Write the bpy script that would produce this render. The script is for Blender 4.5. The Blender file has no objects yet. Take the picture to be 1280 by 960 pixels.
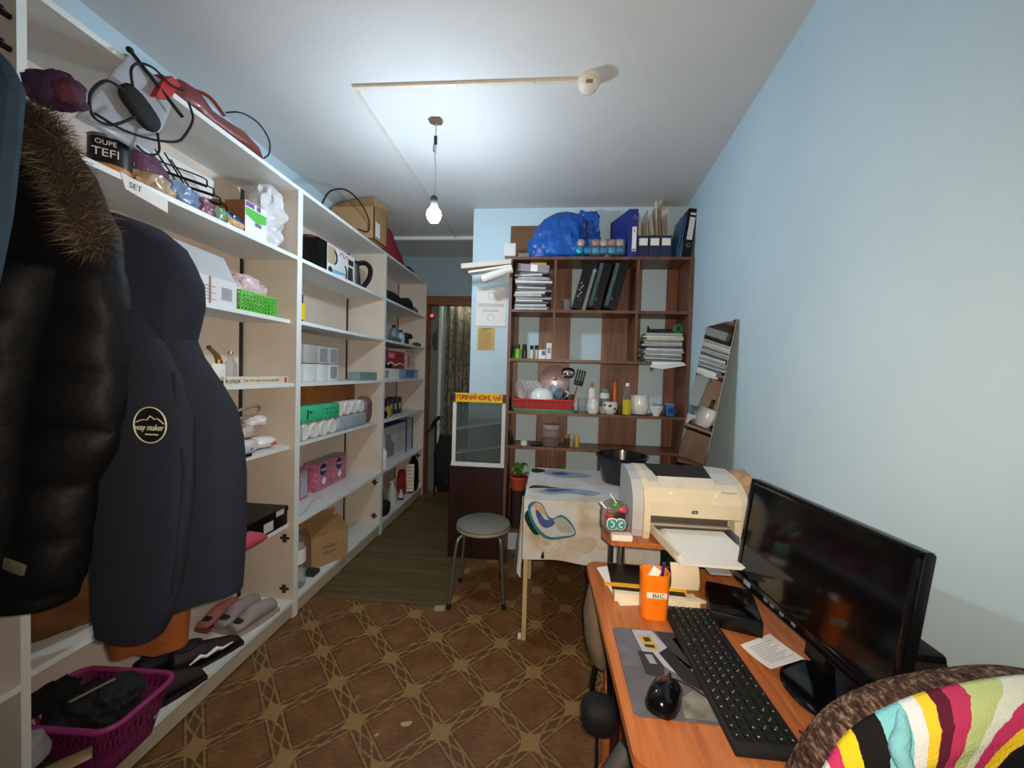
import bpy, bmesh, math, random
from mathutils import Vector, Matrix, noise
random.seed(7)
PI = math.pi
C = bpy.context.scene.collection
SC = bpy.context.scene
# ------------------------------------------------------------------ camera
H = 1.42
def cam_axes(roll, pitch, yaw):
    cy, sy, cp, sp = math.cos(yaw), math.sin(yaw), math.cos(pitch), math.sin(pitch)
    f = Vector((-sy*cp, cy*cp, sp)); r0 = Vector((cy, sy, 0)); u0 = r0.cross(f)
    c, s = math.cos(roll), math.sin(roll)
    return f, c*r0+s*u0, -s*r0+c*u0
F, R, U = cam_axes(.029, -.028, .094)
cd = bpy.data.cameras.new('camera'); cam = bpy.data.objects.new('camera', cd); C.objects.link(cam)
cam.matrix_world = Matrix(((R.x, U.x, -F.x, 0), (R.y, U.y, -F.y, 0), (R.z, U.z, -F.z, H), (0, 0, 0, 1)))
cd.sensor_width = 36; cd.lens = 480/1280*36; cd.clip_start = .02; cd.clip_end = 50
SC.camera = cam
# ------------------------------------------------------------------ world, lights, exposure
w = bpy.data.worlds.new('world'); SC.world = w; w.use_nodes = True
w.node_tree.nodes['Background'].inputs[0].default_value = (.5, .55, .6, 1)
w.node_tree.nodes['Background'].inputs[1].default_value = .05
BULB_POS = Vector((-.622, 1.98, 2.235)); BULB_STRENGTH = 425
def lamp(name, typ, loc, energy, col, **k):
    l = bpy.data.lights.new(name, typ); l.energy = energy; l.color = col
    for a, b in k.items(): setattr(l, a, b)
    o = bpy.data.objects.new(name, l); C.objects.link(o); o.location = loc
    return o
# the phone's own LED flash, next to its lens
flash = lamp('phone_flash', 'SPOT', (.02, .01, 1.435), 105, (1, .80, .60), shadow_soft_size=.012, spot_size=math.radians(150), spot_blend=1)
flash.rotation_euler = F.to_track_quat('-Z', 'Y').to_euler()
SC.view_settings.view_transform = 'Standard'; SC.view_settings.look = 'None'
SC.view_settings.exposure = .06; SC.view_settings.gamma = 1; SC.view_settings.use_curve_mapping = False
# ------------------------------------------------------------------ materials
def lin(h):
    h = h.lstrip('#'); v = [int(h[i:i+2], 16)/255 for i in (0, 2, 4)]
    return tuple((c/12.92 if c <= .04045 else ((c+.055)/1.055)**2.4) for c in v)+(1,)
MC = {}
def pm(hexc, rough=.5, metal=0, var=.08, scale=18, bump=0., bscale=60, trans=0, emit=0, spec=.5, alpha=1, coat=0, stretch=None, ior=1.45):
    key = (hexc, rough, metal, var, scale, bump, bscale, trans, emit, spec, alpha, coat, stretch)
    if key in MC: return MC[key]
    m = bpy.data.materials.new('m_'+hexc.strip('#')); m.use_nodes = True
    nt = m.node_tree; b = nt.nodes['Principled BSDF']; c = lin(hexc)
    b.inputs['Roughness'].default_value = rough; b.inputs['Metallic'].default_value = metal
    b.inputs['Specular IOR Level'].default_value = spec; b.inputs['IOR'].default_value = ior
    b.inputs['Transmission Weight'].default_value = trans; b.inputs['Alpha'].default_value = alpha
    b.inputs['Coat Weight'].default_value = coat
    if emit:
        b.inputs['Emission Color'].default_value = c; b.inputs['Emission Strength'].default_value = emit
    tc = nt.nodes.new('ShaderNodeTexCoord'); src = tc.outputs['Object']
    if stretch:
        mp = nt.nodes.new('ShaderNodeMapping'); mp.inputs['Scale'].default_value = stretch
        nt.links.new(src, mp.inputs[0]); src = mp.outputs[0]
    if var:
        n = nt.nodes.new('ShaderNodeTexNoise'); n.inputs['Scale'].default_value = scale; n.inputs['Detail'].default_value = 5
        nt.links.new(src, n.inputs['Vector'])
        mx = nt.nodes.new('ShaderNodeMix'); mx.data_type = 'RGBA'
        mx.inputs[6].default_value = tuple(x*(1-var*2) for x in c[:3])+(1,)
        mx.inputs[7].default_value = tuple(min(1, x*(1+var*2)) for x in c[:3])+(1,)
        nt.links.new(n.outputs[0], mx.inputs[0]); nt.links.new(mx.outputs[2], b.inputs['Base Color'])
    else: b.inputs['Base Color'].default_value = c
    if bump:
        n2 = nt.nodes.new('ShaderNodeTexNoise'); n2.inputs['Scale'].default_value = bscale; n2.inputs['Detail'].default_value = 4
        nt.links.new(src, n2.inputs['Vector'])
        bp = nt.nodes.new('ShaderNodeBump'); bp.inputs['Strength'].default_value = bump; bp.inputs['Distance'].default_value = .01
        nt.links.new(n2.outputs[0], bp.inputs['Height']); nt.links.new(bp.outputs[0], b.inputs['Normal'])
    MC[key] = m
    return m
class NB:                                    # tiny node builder for the patterned materials
    def __init__(s, name):
        s.m = bpy.data.materials.new(name); s.m.use_nodes = True; s.nt = s.m.node_tree; s.b = s.nt.nodes['Principled BSDF']
    def n(s, t, **k):
        x = s.nt.nodes.new(t)
        for a, v in k.items(): setattr(x, a, v)
        return x
    def set(s, sock, v):
        if isinstance(v, bpy.types.NodeSocket): s.nt.links.new(v, sock)
        else: sock.default_value = v
    def math(s, op, a, b=0, c=0, clamp=False):
        x = s.n('ShaderNodeMath', operation=op, use_clamp=clamp)
        s.set(x.inputs[0], a); s.set(x.inputs[1], b); s.set(x.inputs[2], c)
        return x.outputs[0]
    def mix(s, f, a, b):
        x = s.n('ShaderNodeMix', data_type='RGBA'); s.set(x.inputs[0], f); s.set(x.inputs[6], a); s.set(x.inputs[7], b)
        return x.outputs[2]
    def noise(s, scale, detail=4, vec=None, stretch=None):
        x = s.n('ShaderNodeTexNoise'); x.inputs['Scale'].default_value = scale; x.inputs['Detail'].default_value = detail
        v = vec or s.pos()
        if stretch:
            mp = s.n('ShaderNodeMapping'); mp.inputs['Scale'].default_value = stretch; s.nt.links.new(v, mp.inputs[0]); v = mp.outputs[0]
        s.nt.links.new(v, x.inputs['Vector'])
        return x.outputs[0]
    def pos(s): return s.n('ShaderNodeTexCoord').outputs['Object']
    def xyz(s):
        x = s.n('ShaderNodeSeparateXYZ'); s.nt.links.new(s.pos(), x.inputs[0]); return x.outputs
    def ramp(s, f, stops):
        x = s.n('ShaderNodeValToRGB'); s.set(x.inputs[0], f); e = x.color_ramp.elements
        while len(e) < len(stops): e.new(.5)
        for i, (p, c) in enumerate(stops): e[i].position = p; e[i].color = c if not isinstance(c, str) else lin(c)
        return x.outputs[0]
    def bump(s, h, st=.3, d=.01):
        x = s.n('ShaderNodeBump'); x.inputs['Strength'].default_value = st; x.inputs['Distance'].default_value = d
        s.nt.links.new(h, x.inputs['Height']); s.nt.links.new(x.outputs[0], s.b.inputs['Normal'])
    def fin(s, col, rough=.5, spec=.5):
        s.set(s.b.inputs['Base Color'], col); s.set(s.b.inputs['Roughness'], rough); s.b.inputs['Specular IOR Level'].default_value = spec
        return s.m
def floor_mat():
    q = NB('printed_parquet_linoleum'); o = q.xyz()
    a = q.math('DIVIDE', q.math('ADD', o[0], .7315), .3528); b = q.math('DIVIDE', q.math('SUBTRACT', o[1], 1.795), .3496)
    p = q.math('ADD', a, b); r = q.math('SUBTRACT', a, b)
    dp = q.math('ABSOLUTE', q.math('SUBTRACT', p, q.math('ROUND', p))); dq = q.math('ABSOLUTE', q.math('SUBTRACT', r, q.math('ROUND', r)))
    mn = q.math('MINIMUM', dp, dq); mxx = q.math('MAXIMUM', dp, dq)
    grain = q.noise(30, 6, stretch=(1, 4, 1)); patch = q.noise(9, 3)
    base = q.ramp(q.math('ADD', q.math('MULTIPLY', grain, .5), q.math('MULTIPLY', patch, .5)), [(.3, '#52361f'), (.55, '#77522f'), (.8, '#916a42')])
    band = q.mix(grain, lin('#4a3119'), lin('#6e4e2c'))
    light = q.mix(grain, lin('#7d6139'), lin('#a08354'))
    inb = q.math('LESS_THAN', mn, .125)
    col = q.mix(inb, base, band)
    edge = q.math('MULTIPLY', q.math('GREATER_THAN', mn, .092), q.math('LESS_THAN', mn, .125))
    # slivers bowing between the two band edges
    arc = q.math('MULTIPLY', q.math('ABSOLUTE', q.math('SUBTRACT', q.math('MULTIPLY', mxx, 4), 1)), .088)
    sl = q.math('LESS_THAN', q.math('ABSOLUTE', q.math('SUBTRACT', mn, arc)), .016)
    col = q.mix(q.math('MULTIPLY', q.math('MAXIMUM', edge, q.math('MULTIPLY', sl, inb)), q.ramp(grain, [(.25, (.25,)*3+(1,)), (.6, (1, 1, 1, 1))])), col, light)
    dark = q.math('MULTIPLY', q.math('GREATER_THAN', mn, .125), q.math('LESS_THAN', mn, .145))
    col = q.mix(q.math('MULTIPLY', dark, .6), col, lin('#2c1a0b'))
    star = q.math('LESS_THAN', q.math('ADD', q.math('POWER', dp, .6), q.math('POWER', dq, .6)), .50)
    col = q.mix(star, col, light)
    wear = q.math('GREATER_THAN', q.noise(5.5, 8), .72)
    col = q.mix(q.math('MULTIPLY', wear, .6), col, lin('#8a7d5c'))
    return q.fin(col, q.math('ADD', q.math('MULTIPLY', patch, .3), .28), .4)
def wood_mat(name, c1, c2, c3, axis=1, sc=6, rough=.4, spec=.4):
    q = NB(name); st = [14, 14, 14]; st[axis] = .9
    g = q.noise(sc, 6, stretch=tuple(st)); g2 = q.noise(3, 2, stretch=tuple(s*.25 for s in st))
    col = q.ramp(q.math('ADD', q.math('MULTIPLY', g, .6), q.math('MULTIPLY', g2, .4)), [(.32, c1), (.5, c2), (.7, c3)])
    q.bump(g, .05)
    return q.fin(col, rough, spec)
def wall_mat(name, c, var='#000000', amt=.06, bump=.12, bs=90):
    q = NB(name); n1 = q.noise(2.2, 5); n2 = q.noise(bs, 3)
    cc = lin(c); dk = tuple(x*(1-amt*2) for x in cc[:3])+(1,); lt = tuple(min(1, x*(1+amt)) for x in cc[:3])+(1,)
    q.bump(n2, bump, .006)
    return q.fin(q.mix(n1, dk, lt), .75, .25)
M = dict(
    floor=floor_mat(), ceil=wall_mat('ceiling_whitewash', '#cbcdce', amt=.05, bump=.25, bs=70),
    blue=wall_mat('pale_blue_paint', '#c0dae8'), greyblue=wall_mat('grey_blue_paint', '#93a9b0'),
    white=pm('#d9dcda', .45, var=.03), cream=pm('#d2c7bb', .5, var=.05, scale=8), edge=pm('#dfe6e6', .4, var=.02),
    brownwood=wood_mat('bookcase_veneer', '#4a3023', '#684636', '#805747', 2, 5), darkveneer=wood_mat('wenge_veneer', '#1e0d0d', '#2a1414', '#341b19', 2, 6),
    desk=wood_mat('orange_pine_laminate', '#93512a', '#b0683a', '#c17c48', 1, 5, .3, .5),
    doorwood=wood_mat('brown_door_frame', '#5a3320', '#7a4a2c', '#8d5a38', 0, 5), laminate=wood_mat('plank_linoleum', '#443a24', '#5c5033', '#716443', 0, 2.2, .4),
    black=pm('#0a0a0b', .42, var=.05, spec=.35), blackgloss=pm('#08080a', .12, var=0), rubber=pm('#101012', .75, var=.1), blackmat=pm('#131416', .8, var=.15, bump=.2),
    steel=pm('#9a9a98', .3, 1, var=.05), greymetal=pm('#7f8381', .4, .8, var=.08), brass=pm('#a9803f', .35, .9, var=.1), chrome=pm('#d0d0d0', .08, 1, var=0),
    card=pm('#a78660', .8, var=.08, scale=9), carddark=pm('#8a6a44', .85, var=.1), paper=pm('#e4e4e0', .7, var=.02), paperg=pm('#c7c6c0', .75, var=.05), yellowpaper=pm('#c9a968', .75, var=.08),
    ink=pm('#4a4a50', .8, var=.1), inkl=pm('#9a9ca4', .8, var=.05), cyanw=pm('#c9ccd0', .5, var=.02),
    glass=pm('#eef4f2', .03, trans=1, var=0, ior=1.25), tint=pm('#b4c0be', .05, trans=.9, var=0, ior=1.1), clear=pm('#e9edf0', .12, trans=.85, var=0, ior=1.15, alpha=.6),
    mirror=pm('#e6e8e8', .015, 1, var=0), frost=pm('#d5d8d8', .35, trans=.4, var=.03, alpha=.75),
    bagw=pm('#dfe3e8', .3, trans=.25, var=.06, bump=.35, bscale=25), bagclear=pm('#cfd6de', .2, trans=.6, var=.05, bump=.5, bscale=30, ior=1.15),
    red=pm('#b3262b', .4), pink=pm('#c8546a', .7, bump=.3, bscale=40), magenta=pm('#9c2f6e', .45), purple=pm('#4b2a5c', .6, bump=.4, bscale=25),
    green=pm('#3ea33c', .4), lime=pm('#6fd53f', .4), teal=pm('#1f9c6e', .35), blueplastic=pm('#0c50a6', .2, var=.3, scale=14, bump=1, bscale=24, coat=.3), navy=pm('#181f38', .55, var=.1), blue2=pm('#2c63b8', .5),
    orange=pm('#ec7a14', .3, var=.02), yellow=pm('#e8c416', .4, var=.02),
)
# ------------------------------------------------------------------ mesh builder
class B:
    def __init__(s): s.bm = bmesh.new(); s.mi = 0; s.T = Matrix()
    def at(s, loc=(0, 0, 0), rz=0, rx=0, ry=0):
        s.T = Matrix.Translation(loc) @ Matrix.Rotation(rz, 4, 'Z') @ Matrix.Rotation(ry, 4, 'Y') @ Matrix.Rotation(rx, 4, 'X'); return s
    def v(s, p): return s.bm.verts.new(s.T @ Vector(p))
    def f(s, vs):
        try: fc = s.bm.faces.new(vs); fc.material_index = s.mi; return fc
        except ValueError: return None
    def mat(s, i): s.mi = i; return s
    def bx(s, x0, x1, y0, y1, z0, z1, bev=0, seg=2):
        vs = [s.v((x, y, z)) for z in (z0, z1) for y in (y0, y1) for x in (x0, x1)]
        fs = [s.f([vs[i] for i in q]) for q in ((0, 2, 3, 1), (4, 5, 7, 6), (0, 1, 5, 4), (2, 6, 7, 3), (0, 4, 6, 2), (1, 3, 7, 5))]
        if bev:
            es = list({e for fc in fs for e in fc.edges})
            r = bmesh.ops.bevel(s.bm, geom=es, offset=bev, segments=seg, affect='EDGES', profile=.5)
            for fc in r['faces']: fc.material_index = s.mi
        return s
    def quad(s, a, b, c, d): s.f([s.v(p) for p in (a, b, c, d)]); return s
    def poly(s, pts): s.f([s.v(p) for p in pts]); return s
    def prism(s, pts, ext):
        e = Vector(ext); a = [s.v(p) for p in pts]; b = [s.v(Vector(p)+e) for p in pts]; n = len(a)
        s.f(a[::-1]); s.f(b)
        for i in range(n): s.f([a[i], a[(i+1) % n], b[(i+1) % n], b[i]])
        return s
    def loft(s, rings, cap=True, closed=True):
        rs = [[s.v(p) for p in r] for r in rings]; n = len(rs[0]); m = n if closed else n-1
        for a, b in zip(rs, rs[1:]):
            for i in range(m): s.f([a[i], a[(i+1) % n], b[(i+1) % n], b[i]])
        if cap and closed: s.f(rs[0][::-1]); s.f(rs[-1])
        return s
    def lathe(s, prof, c=(0, 0, 0), n=20, cap=True):
        c = Vector(c)
        return s.loft([[c+Vector((r*math.cos(2*PI*i/n), r*math.sin(2*PI*i/n), z)) for i in range(n)] for r, z in prof], cap)
    def tube(s, pts, r, n=8, closed=False):
        P = [Vector(p) for p in pts]; k = len(P); rings = []; nrm = None
        for i in range(k):
            t = (P[(i+1) % k]-P[i-1]) if closed else (P[min(i+1, k-1)]-P[max(i-1, 0)])
            t.normalize()
            if nrm is None: nrm = t.orthogonal().normalized()
            else:
                nrm = nrm-t*nrm.dot(t); nrm = nrm.normalized() if nrm.length > 1e-6 else t.orthogonal().normalized()
            bi = t.cross(nrm); rr = r[i] if isinstance(r, (list, tuple)) else r
            rings.append([P[i]+(nrm*math.cos(2*PI*j/n)+bi*math.sin(2*PI*j/n))*rr for j in range(n)])
        if closed: rings.append(rings[0])
        return s.loft(rings, cap=not closed)
    def grid(s, fn, nu, nv, mi=None):
        g = [[s.v(fn(i/nu, j/nv)) for i in range(nu+1)] for j in range(nv+1)]
        for j in range(nv):
            if mi: s.mi = mi(j/nv)
            for i in range(nu): s.f([g[j][i], g[j][i+1], g[j+1][i+1], g[j+1][i]])
        return s
    def blob(s, c, size, seed=0, amp=.25, freq=2.2, sub=3, flat=None):
        r = bmesh.ops.create_icosphere(s.bm, subdivisions=sub, radius=1)
        c = Vector(c); sz = Vector(size); off = Vector((seed*3.7, seed*1.3, seed*2.1))
        for vv in r['verts']:
            p = vv.co.copy(); d = 1+amp*noise.noise(p*freq+off)+amp*.5*noise.noise(p*freq*2.7+off)
            q = Vector((math.copysign(abs(p.x)**.75, p.x)*sz.x, math.copysign(abs(p.y)**.75, p.y)*sz.y, math.copysign(abs(p.z)**.75, p.z)*sz.z))*d
            if flat is not None: q.z = max(q.z, -sz.z*flat)
            vv.co = s.T @ (c+q)
        for fc in {f for v in r['verts'] for f in v.link_faces}: fc.material_index = s.mi
        return s
ROOT = {}
def base_obj(name, b, mats, smooth):
    me = bpy.data.meshes.new(name)
    bmesh.ops.recalc_face_normals(b.bm, faces=b.bm.faces)
    for fc in b.bm.faces: fc.smooth = bool(smooth)
    b.bm.to_mesh(me); b.bm.free()
    for m in (mats if isinstance(mats, (list, tuple)) else [mats]): me.materials.append(m)
    if smooth and smooth != 'full':
        try: me.set_sharp_from_angle(angle=math.radians(38))
        except Exception: pass
    o = bpy.data.objects.new(name, me); C.objects.link(o)
    return o
def thing(name, label, cat, loc=(0, 0, 0), rz=0, group=None):
    o = bpy.data.objects.new(name, None); C.objects.link(o); o.empty_display_size = .05
    o.location = loc; o.rotation_euler = (0, 0, rz); o['label'] = label; o['category'] = cat
    if group: o['group'] = group
    ROOT[o.name] = Matrix.Translation(loc) @ Matrix.Rotation(rz, 4, 'Z')
    return o
def part(name, b, mats, parent, smooth=True, label=None, world=True, stuff=False):
    T = ROOT.get(parent.name, Matrix())
    if world: b.bm.transform(T.inverted())
    o = base_obj(name, b, mats, smooth); o.parent = parent; ROOT[o.name] = T
    if label: o['label'] = label
    if stuff: o['kind'] = 'stuff'
    return o
def solo(name, b, mats, label, cat, group=None, smooth=True, stuff=False):
    vs = b.bm.verts; xs = [v.co.x for v in vs]; ys = [v.co.y for v in vs]; z = min(v.co.z for v in vs)
    c = Vector(((min(xs)+max(xs))/2, (min(ys)+max(ys))/2, z))
    b.bm.transform(Matrix.Translation(-c))
    o = base_obj(name, b, mats, smooth); o.location = c; ROOT[o.name] = Matrix.Translation(c)
    o['label'] = label; o['category'] = cat
    if group: o['group'] = group
    if stuff: o['kind'] = 'stuff'
    return o
def struct(name, b, mats, parent=None, smooth=False):
    o = base_obj(name, b, mats, smooth); ROOT[o.name] = Matrix()
    if parent: o.parent = parent
    else: o['kind'] = 'structure'
    return o
def dup(root, loc=None, rz=None, label=None, group=None):
    r = root.copy(); C.objects.link(r)
    if loc is not None: r.location = loc
    if rz is not None: r.rotation_euler = (0, 0, rz)
    if label: r['label'] = label
    if group: r['group'] = group
    for ch in list(root.children):
        c = ch.copy(); C.objects.link(c); c.parent = r
        for g in list(ch.children):
            d = g.copy(); C.objects.link(d); d.parent = c
    return r
def text(name, s, size, origin, right, up, mat, parent, align='CENTER', ext=.0006, width=None, shear=0, bold=0):
    cu = bpy.data.curves.new(name, 'FONT'); cu.body = s; cu.size = size; cu.align_x = align; cu.align_y = 'CENTER'; cu.extrude = ext; cu.shear = shear; cu.resolution_u = 3; cu.offset = bold
    t = bpy.data.objects.new(name, cu); C.objects.link(t)
    dg = bpy.context.evaluated_depsgraph_get(); me = bpy.data.meshes.new_from_object(t.evaluated_get(dg))
    bpy.data.objects.remove(t); bpy.data.curves.remove(cu)
    xs = [v.co.x for v in me.vertices]; k = (width/(max(xs)-min(xs))) if width and xs else 1
    r = Vector(right).normalized(); u = Vector(up).normalized(); n = r.cross(u); o3 = Vector(origin)
    Mx = Matrix(((r.x*k, u.x, n.x, o3.x), (r.y*k, u.y, n.y, o3.y), (r.z*k, u.z, n.z, o3.z), (0, 0, 0, 1)))
    me.transform(ROOT.get(parent.name, Matrix()).inverted() @ Mx)
    me.materials.clear(); me.materials.append(mat)
    o = bpy.data.objects.new(name, me); C.objects.link(o); o.parent = parent; ROOT[o.name] = ROOT.get(parent.name, Matrix())
    return o
ORD = 'lowest second third fourth fifth sixth seventh eighth ninth tenth eleventh twelfth thirteenth fourteenth fifteenth'.split()
def arc(c, r, a0, a1, n, ax=(1, 0, 0), ay=(0, 0, 1)):
    c, ax, ay = Vector(c), Vector(ax), Vector(ay)
    return [c+ax*r*math.cos(a0+(a1-a0)*i/n)+ay*r*math.sin(a0+(a1-a0)*i/n) for i in range(n+1)]
def curve(pts, k=6, closed=False):            # Catmull-Rom through points
    P = [Vector(p) for p in pts]; n = len(P); out = []
    for i in range(n if closed else n-1):
        g = (lambda j: P[j % n]) if closed else (lambda j: P[max(0, min(n-1, j))])
        a, b, c, d = g(i-1), g(i), g(i+1), g(i+2)
        for q in range(k):
            t = q/k; out.append(.5*((2*b)+(c-a)*t+(2*a-5*b+4*c-d)*t*t+(3*b-a-3*c+d)*t**3))
    if not closed: out.append(P[-1])
    return out
# ================================================================== the room
CZ = 2.72
def rwall(y): return .87+.083*(y-1.43)
struct('floor', B().bx(-1.9, 1.3, -1.4, 6.0, -.05, 0), M['floor'])
struct('ceiling', B().bx(-1.9, 1.3, -1.4, 4.4, CZ, CZ+.06), M['ceil'])
struct('wall_left', B().bx(-1.83, -1.73, -1.4, 6.0, 0, CZ), M['blue'])
struct('wall_front', B().bx(-1.83, 1.3, -1.5, -1.4, 0, CZ), M['blue'])
struct('wall_right', B().prism([(rwall(-1.4), -1.4, 0), (1.35, -1.4, 0), (1.35, 3.3, 0), (rwall(3.3), 3.3, 0)], (0, 0, CZ)), M['blue'])
struct('wall_back', B().bx(-.632, 1.3, 3.05, 4.4, 0, CZ), M['blue'])
# far wall of the passage, open where the doorway stands
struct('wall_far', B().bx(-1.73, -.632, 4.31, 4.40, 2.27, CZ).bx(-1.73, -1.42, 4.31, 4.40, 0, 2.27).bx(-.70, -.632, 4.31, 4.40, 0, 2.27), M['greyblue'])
struct('trim_1', B().bx(-1.42, -.70, 4.27, 4.40, 2.175, 2.27), M['doorwood'])
struct('trim_2', B().bx(-1.42, -1.385, 4.27, 4.40, 0, 2.175), M['doorwood'])
struct('trim_3', B().bx(-1.73, -.632, 3.66, 3.70, CZ-.03, CZ), M['edge'])
# the room beyond the doorway
struct('wall_beyond', B().bx(-1.73, .0, 5.6, 5.7, 0, CZ), pm('#8d9490', .8))
struct('wall_beyond_right', B().bx(-.1, .0, 4.4, 5.6, 0, CZ), pm('#8d9490', .8))
struct('ceiling_beyond', B().bx(-1.83, .1, 4.4, 5.7, CZ, CZ+.05), M['ceil'])
# plank-look linoleum laid over the patterned one
solo('vinyl_floor_runner', B().bx(-1.39, -.556, 2.225, 4.25, 0, .003), M['laminate'], 'greyish brown plank-look floor vinyl laid in the passage beyond the patterned floor', 'floor covering')
for k, (x, y, rz_, a_, c_) in enumerate(((-.524, 1.46, .3, .022, .014), (-.62, 1.40, .9, .009, .006))):
    solo('paint_chip', B().at((x, y, 0), rz=rz_).prism([(a_*math.cos(q_)*(1+.3*math.sin(3*q_)), c_*math.sin(q_)*(1+.25*math.cos(2*q_)), .0003) for q_ in [2*PI*i/10 for i in range(10)]], (0, 0, .0012)), pm('#a9a27e', .8), ('larger', 'smaller')[k]+' pale flake lying on the patterned floor', 'flake')
# bare bulb
t = thing('pendant_bulb', 'bare glowing bulb hanging on a thin wire from the ceiling', 'lamp', (BULB_POS.x, BULB_POS.y, BULB_POS.z))
bp = BULB_POS
bulb = pm('#dcefff', .3, var=0, emit=BULB_STRENGTH)
part('bulb', B().lathe([(.004, -.040), (.022, -.036), (.033, -.02), (.038, 0), (.034, .016), (.022, .034), (.015, .045)], bp, 24), bulb, t)
part('socket', B().lathe([(.016, .045), (.019, .05), (.019, .085), (.014, .095), (.006, .10)], bp, 16), pm('#33383c', .5), t)
part('cord', B().tube(curve([bp+Vector((0, 0, .1)), bp+Vector((.006, 0, .2)), bp+Vector((-.002, 0, .3)), bp+Vector((.003, 0, .36)), bp+Vector((.0, 0, .40)), bp+Vector((.002, .0, .475))]), .0032, 6), pm('#b9b4a8', .6), t)
part('cord_splice', B().bx(bp.x-.008, bp.x+.008, bp.y-.006, bp.y+.006, bp.z+.36, bp.z+.405, .003).tube([bp+Vector((-.008, 0, .36)), bp+Vector((-.01, 0, .33)), bp+Vector((.002, 0, .32))], .003, 6), M['navy'], t)
part('ceiling_hole', B().blob((bp.x, bp.y, CZ-.004), (.035, .03, .006), 3, .4), pm('#5a4a3a', .9), t, label='ragged brown patch where the wire leaves the ceiling')
# smoke detector and cable trunking
t = thing('smoke_detector', 'round white smoke detector on the ceiling at the end of the trunking', 'smoke detector', (.135, 1.74, CZ))
part('mount', B().lathe([(.0, CZ), (.05, CZ), (.05, CZ-.018), (.0, CZ-.018)], (.135, 1.74, 0), 28), pm('#d9d0c4', .5), t)
part('housing', B().lathe([(.042, CZ-.018), (.044, CZ-.034), (.036, CZ-.048), (.02, CZ-.055), (0.001, CZ-.056)], (.135, 1.74, 0), 28), pm('#d9d0c4', .45), t)
part('sensor_slot', B().bx(.12, .15, 1.695, 1.72, CZ-.046, CZ-.034, .003), pm('#8a6f5a', .6), t)
t = thing('cable_trunking', 'thin white cable trunking running across the ceiling to the smoke detector', 'cable trunking', (-.92, 1.725, CZ))
part('cross_run', B().prism([(-.935, 1.716, CZ), (.088, 1.73, CZ), (.088, 1.746, CZ), (-.935, 1.732, CZ)], (0, 0, -.012)), pm('#cfc4b4', .5), t, False)
part('long_run', B().bx(-.937, -.922, 1.733, 3.66, CZ-.012, CZ), pm('#c3bfb6', .5), t, False)
bb = B()
for x in (-.1, -.45): bb.lathe([(.003, CZ-.012), (.003, CZ-.0135), (0.0005, CZ-.014)], (x, 1.732, 0), 8)
part('screw', bb, M['greymetal'], t)

# ================================================================== shelving units along the left wall
XF, XB, XW = -1.397, -1.712, -1.728
SH = [.105, .54, .98, 1.33, 1.68, 2.03, 2.41]
def hinge(b, y, s, z):
    for x, dz in ((-1.45, 0), ):
        b.bx(x-.012, x+.012, y, y+s*.006, z-.024, z+.024, .002); b.bx(x-.028, x+.028, y, y+s*.004, z-.008, z+.008, .002)
def unit(y0, y1, label, rec, last=True):
    t = thing('shelving_unit', label, 'shelving', (-1.56, (y0+y1)/2, 0), group=None)
    for y in ((y0, y1-.018) if last else (y0,)): part('side_panel', B().bx(XB, XF, y, y+.018, 0.03, 2.41).bx(XF-.05, XF, y, y+.018, 0, .03), M['cream'], t, False)
    for y in ((y0, y1-.018) if last else (y0,)): part('edge_band', B().bx(XF, XF+.0015, y-.001, y+.019, .0, 2.41), M['edge'], t, False)
    for i, z in enumerate(SH):
        xf = XF-rec[i]
        s = part('shelf', B().bx(XB, xf, y0+.018, y1-.018, z-.02, z), M['white'], t, False)
        part('edge_band', B().bx(xf, xf+.001, y0+.018, y1-.018, z-.02, z), M['edge'], s, False)
    part('back_panel', B().bx(XW, XB, y0+.05, y1-.05, .06, 2.40), M['cream'], t, False)
    part('gap_strip', B().bx(XW, XB-.004, y0+.018, y0+.05, .06, 2.40).bx(XW, XB-.004, y1-.05, y1-.018, .06, 2.40), pm('#2d241f', .8), t, False, label='dark brown strip added for the shade in the gap beside the back panel')  # dark strips put in so the corner gaps read as shaded
    part('plinth', B().bx(XF-.022, XF-.004, y0+.018, y1-.018, .012, .085), pm('#b3a996', .6), t, False)
    for z in ((.455, .165) if last else ()):
        b = B(); hinge(b, y1-.018, -1, z); part('hinge_plate', b, pm('#5a4d3a', .4, .6), t)
    return t
r0 = [0]*7; r1 = [.0, .035, .035, .012, .04, 0, 0]; r2 = [0, 0, .03, 0, 0, 0, 0]
unit(-.24, .908, 'white chipboard shelving unit nearest the camera, mostly behind the hanging coats', r0, False)
unit(.890, 2.03, 'white shelving unit holding the paint can, green basket and shoes', r1)
unit(2.032, 3.155, 'white shelving unit holding toilet paper, tissue packs and the kettle box', r2)
unit(3.157, 4.25, 'farthest white shelving unit, beside the doorway at the end of the room', r0)

# ================================================================== brown bookcase on the back wall
t = thing('bookcase', 'tall brown veneer bookcase of open cells against the pale back wall', 'bookcase', (.335, 2.92, 0))
BY0, BY1 = 2.78, 3.045
BS = [.27, .89, 1.145, 1.53, 1.885, 2.262]
bw = M['brownwood']
part('side_panel', B().bx(-.303, -.283, BY0, BY1, 0, 2.262), bw, t, False); part('side_panel', B().bx(.955, .975, BY0, BY1, 0, 2.262), bw, t, False)
for i, z in enumerate(BS):
    x1 = .73 if z == 1.53 else .955
    part('shelf', B().bx(-.283, x1, BY0+.004, BY1-.006, z-.02, z), bw, t, False)
part('shelf', B().bx(.60, .955, BY0+.004, BY1-.006, 1.505, 1.53), bw, t, False) if False else None
part('divider', B().bx(.018, .036, BY0+.008, BY1-.006, 1.53, 2.242), bw, t, False); part('divider', B().bx(.597, .615, BY0+.008, BY1-.006, 1.53, 2.242), bw, t, False)
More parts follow.
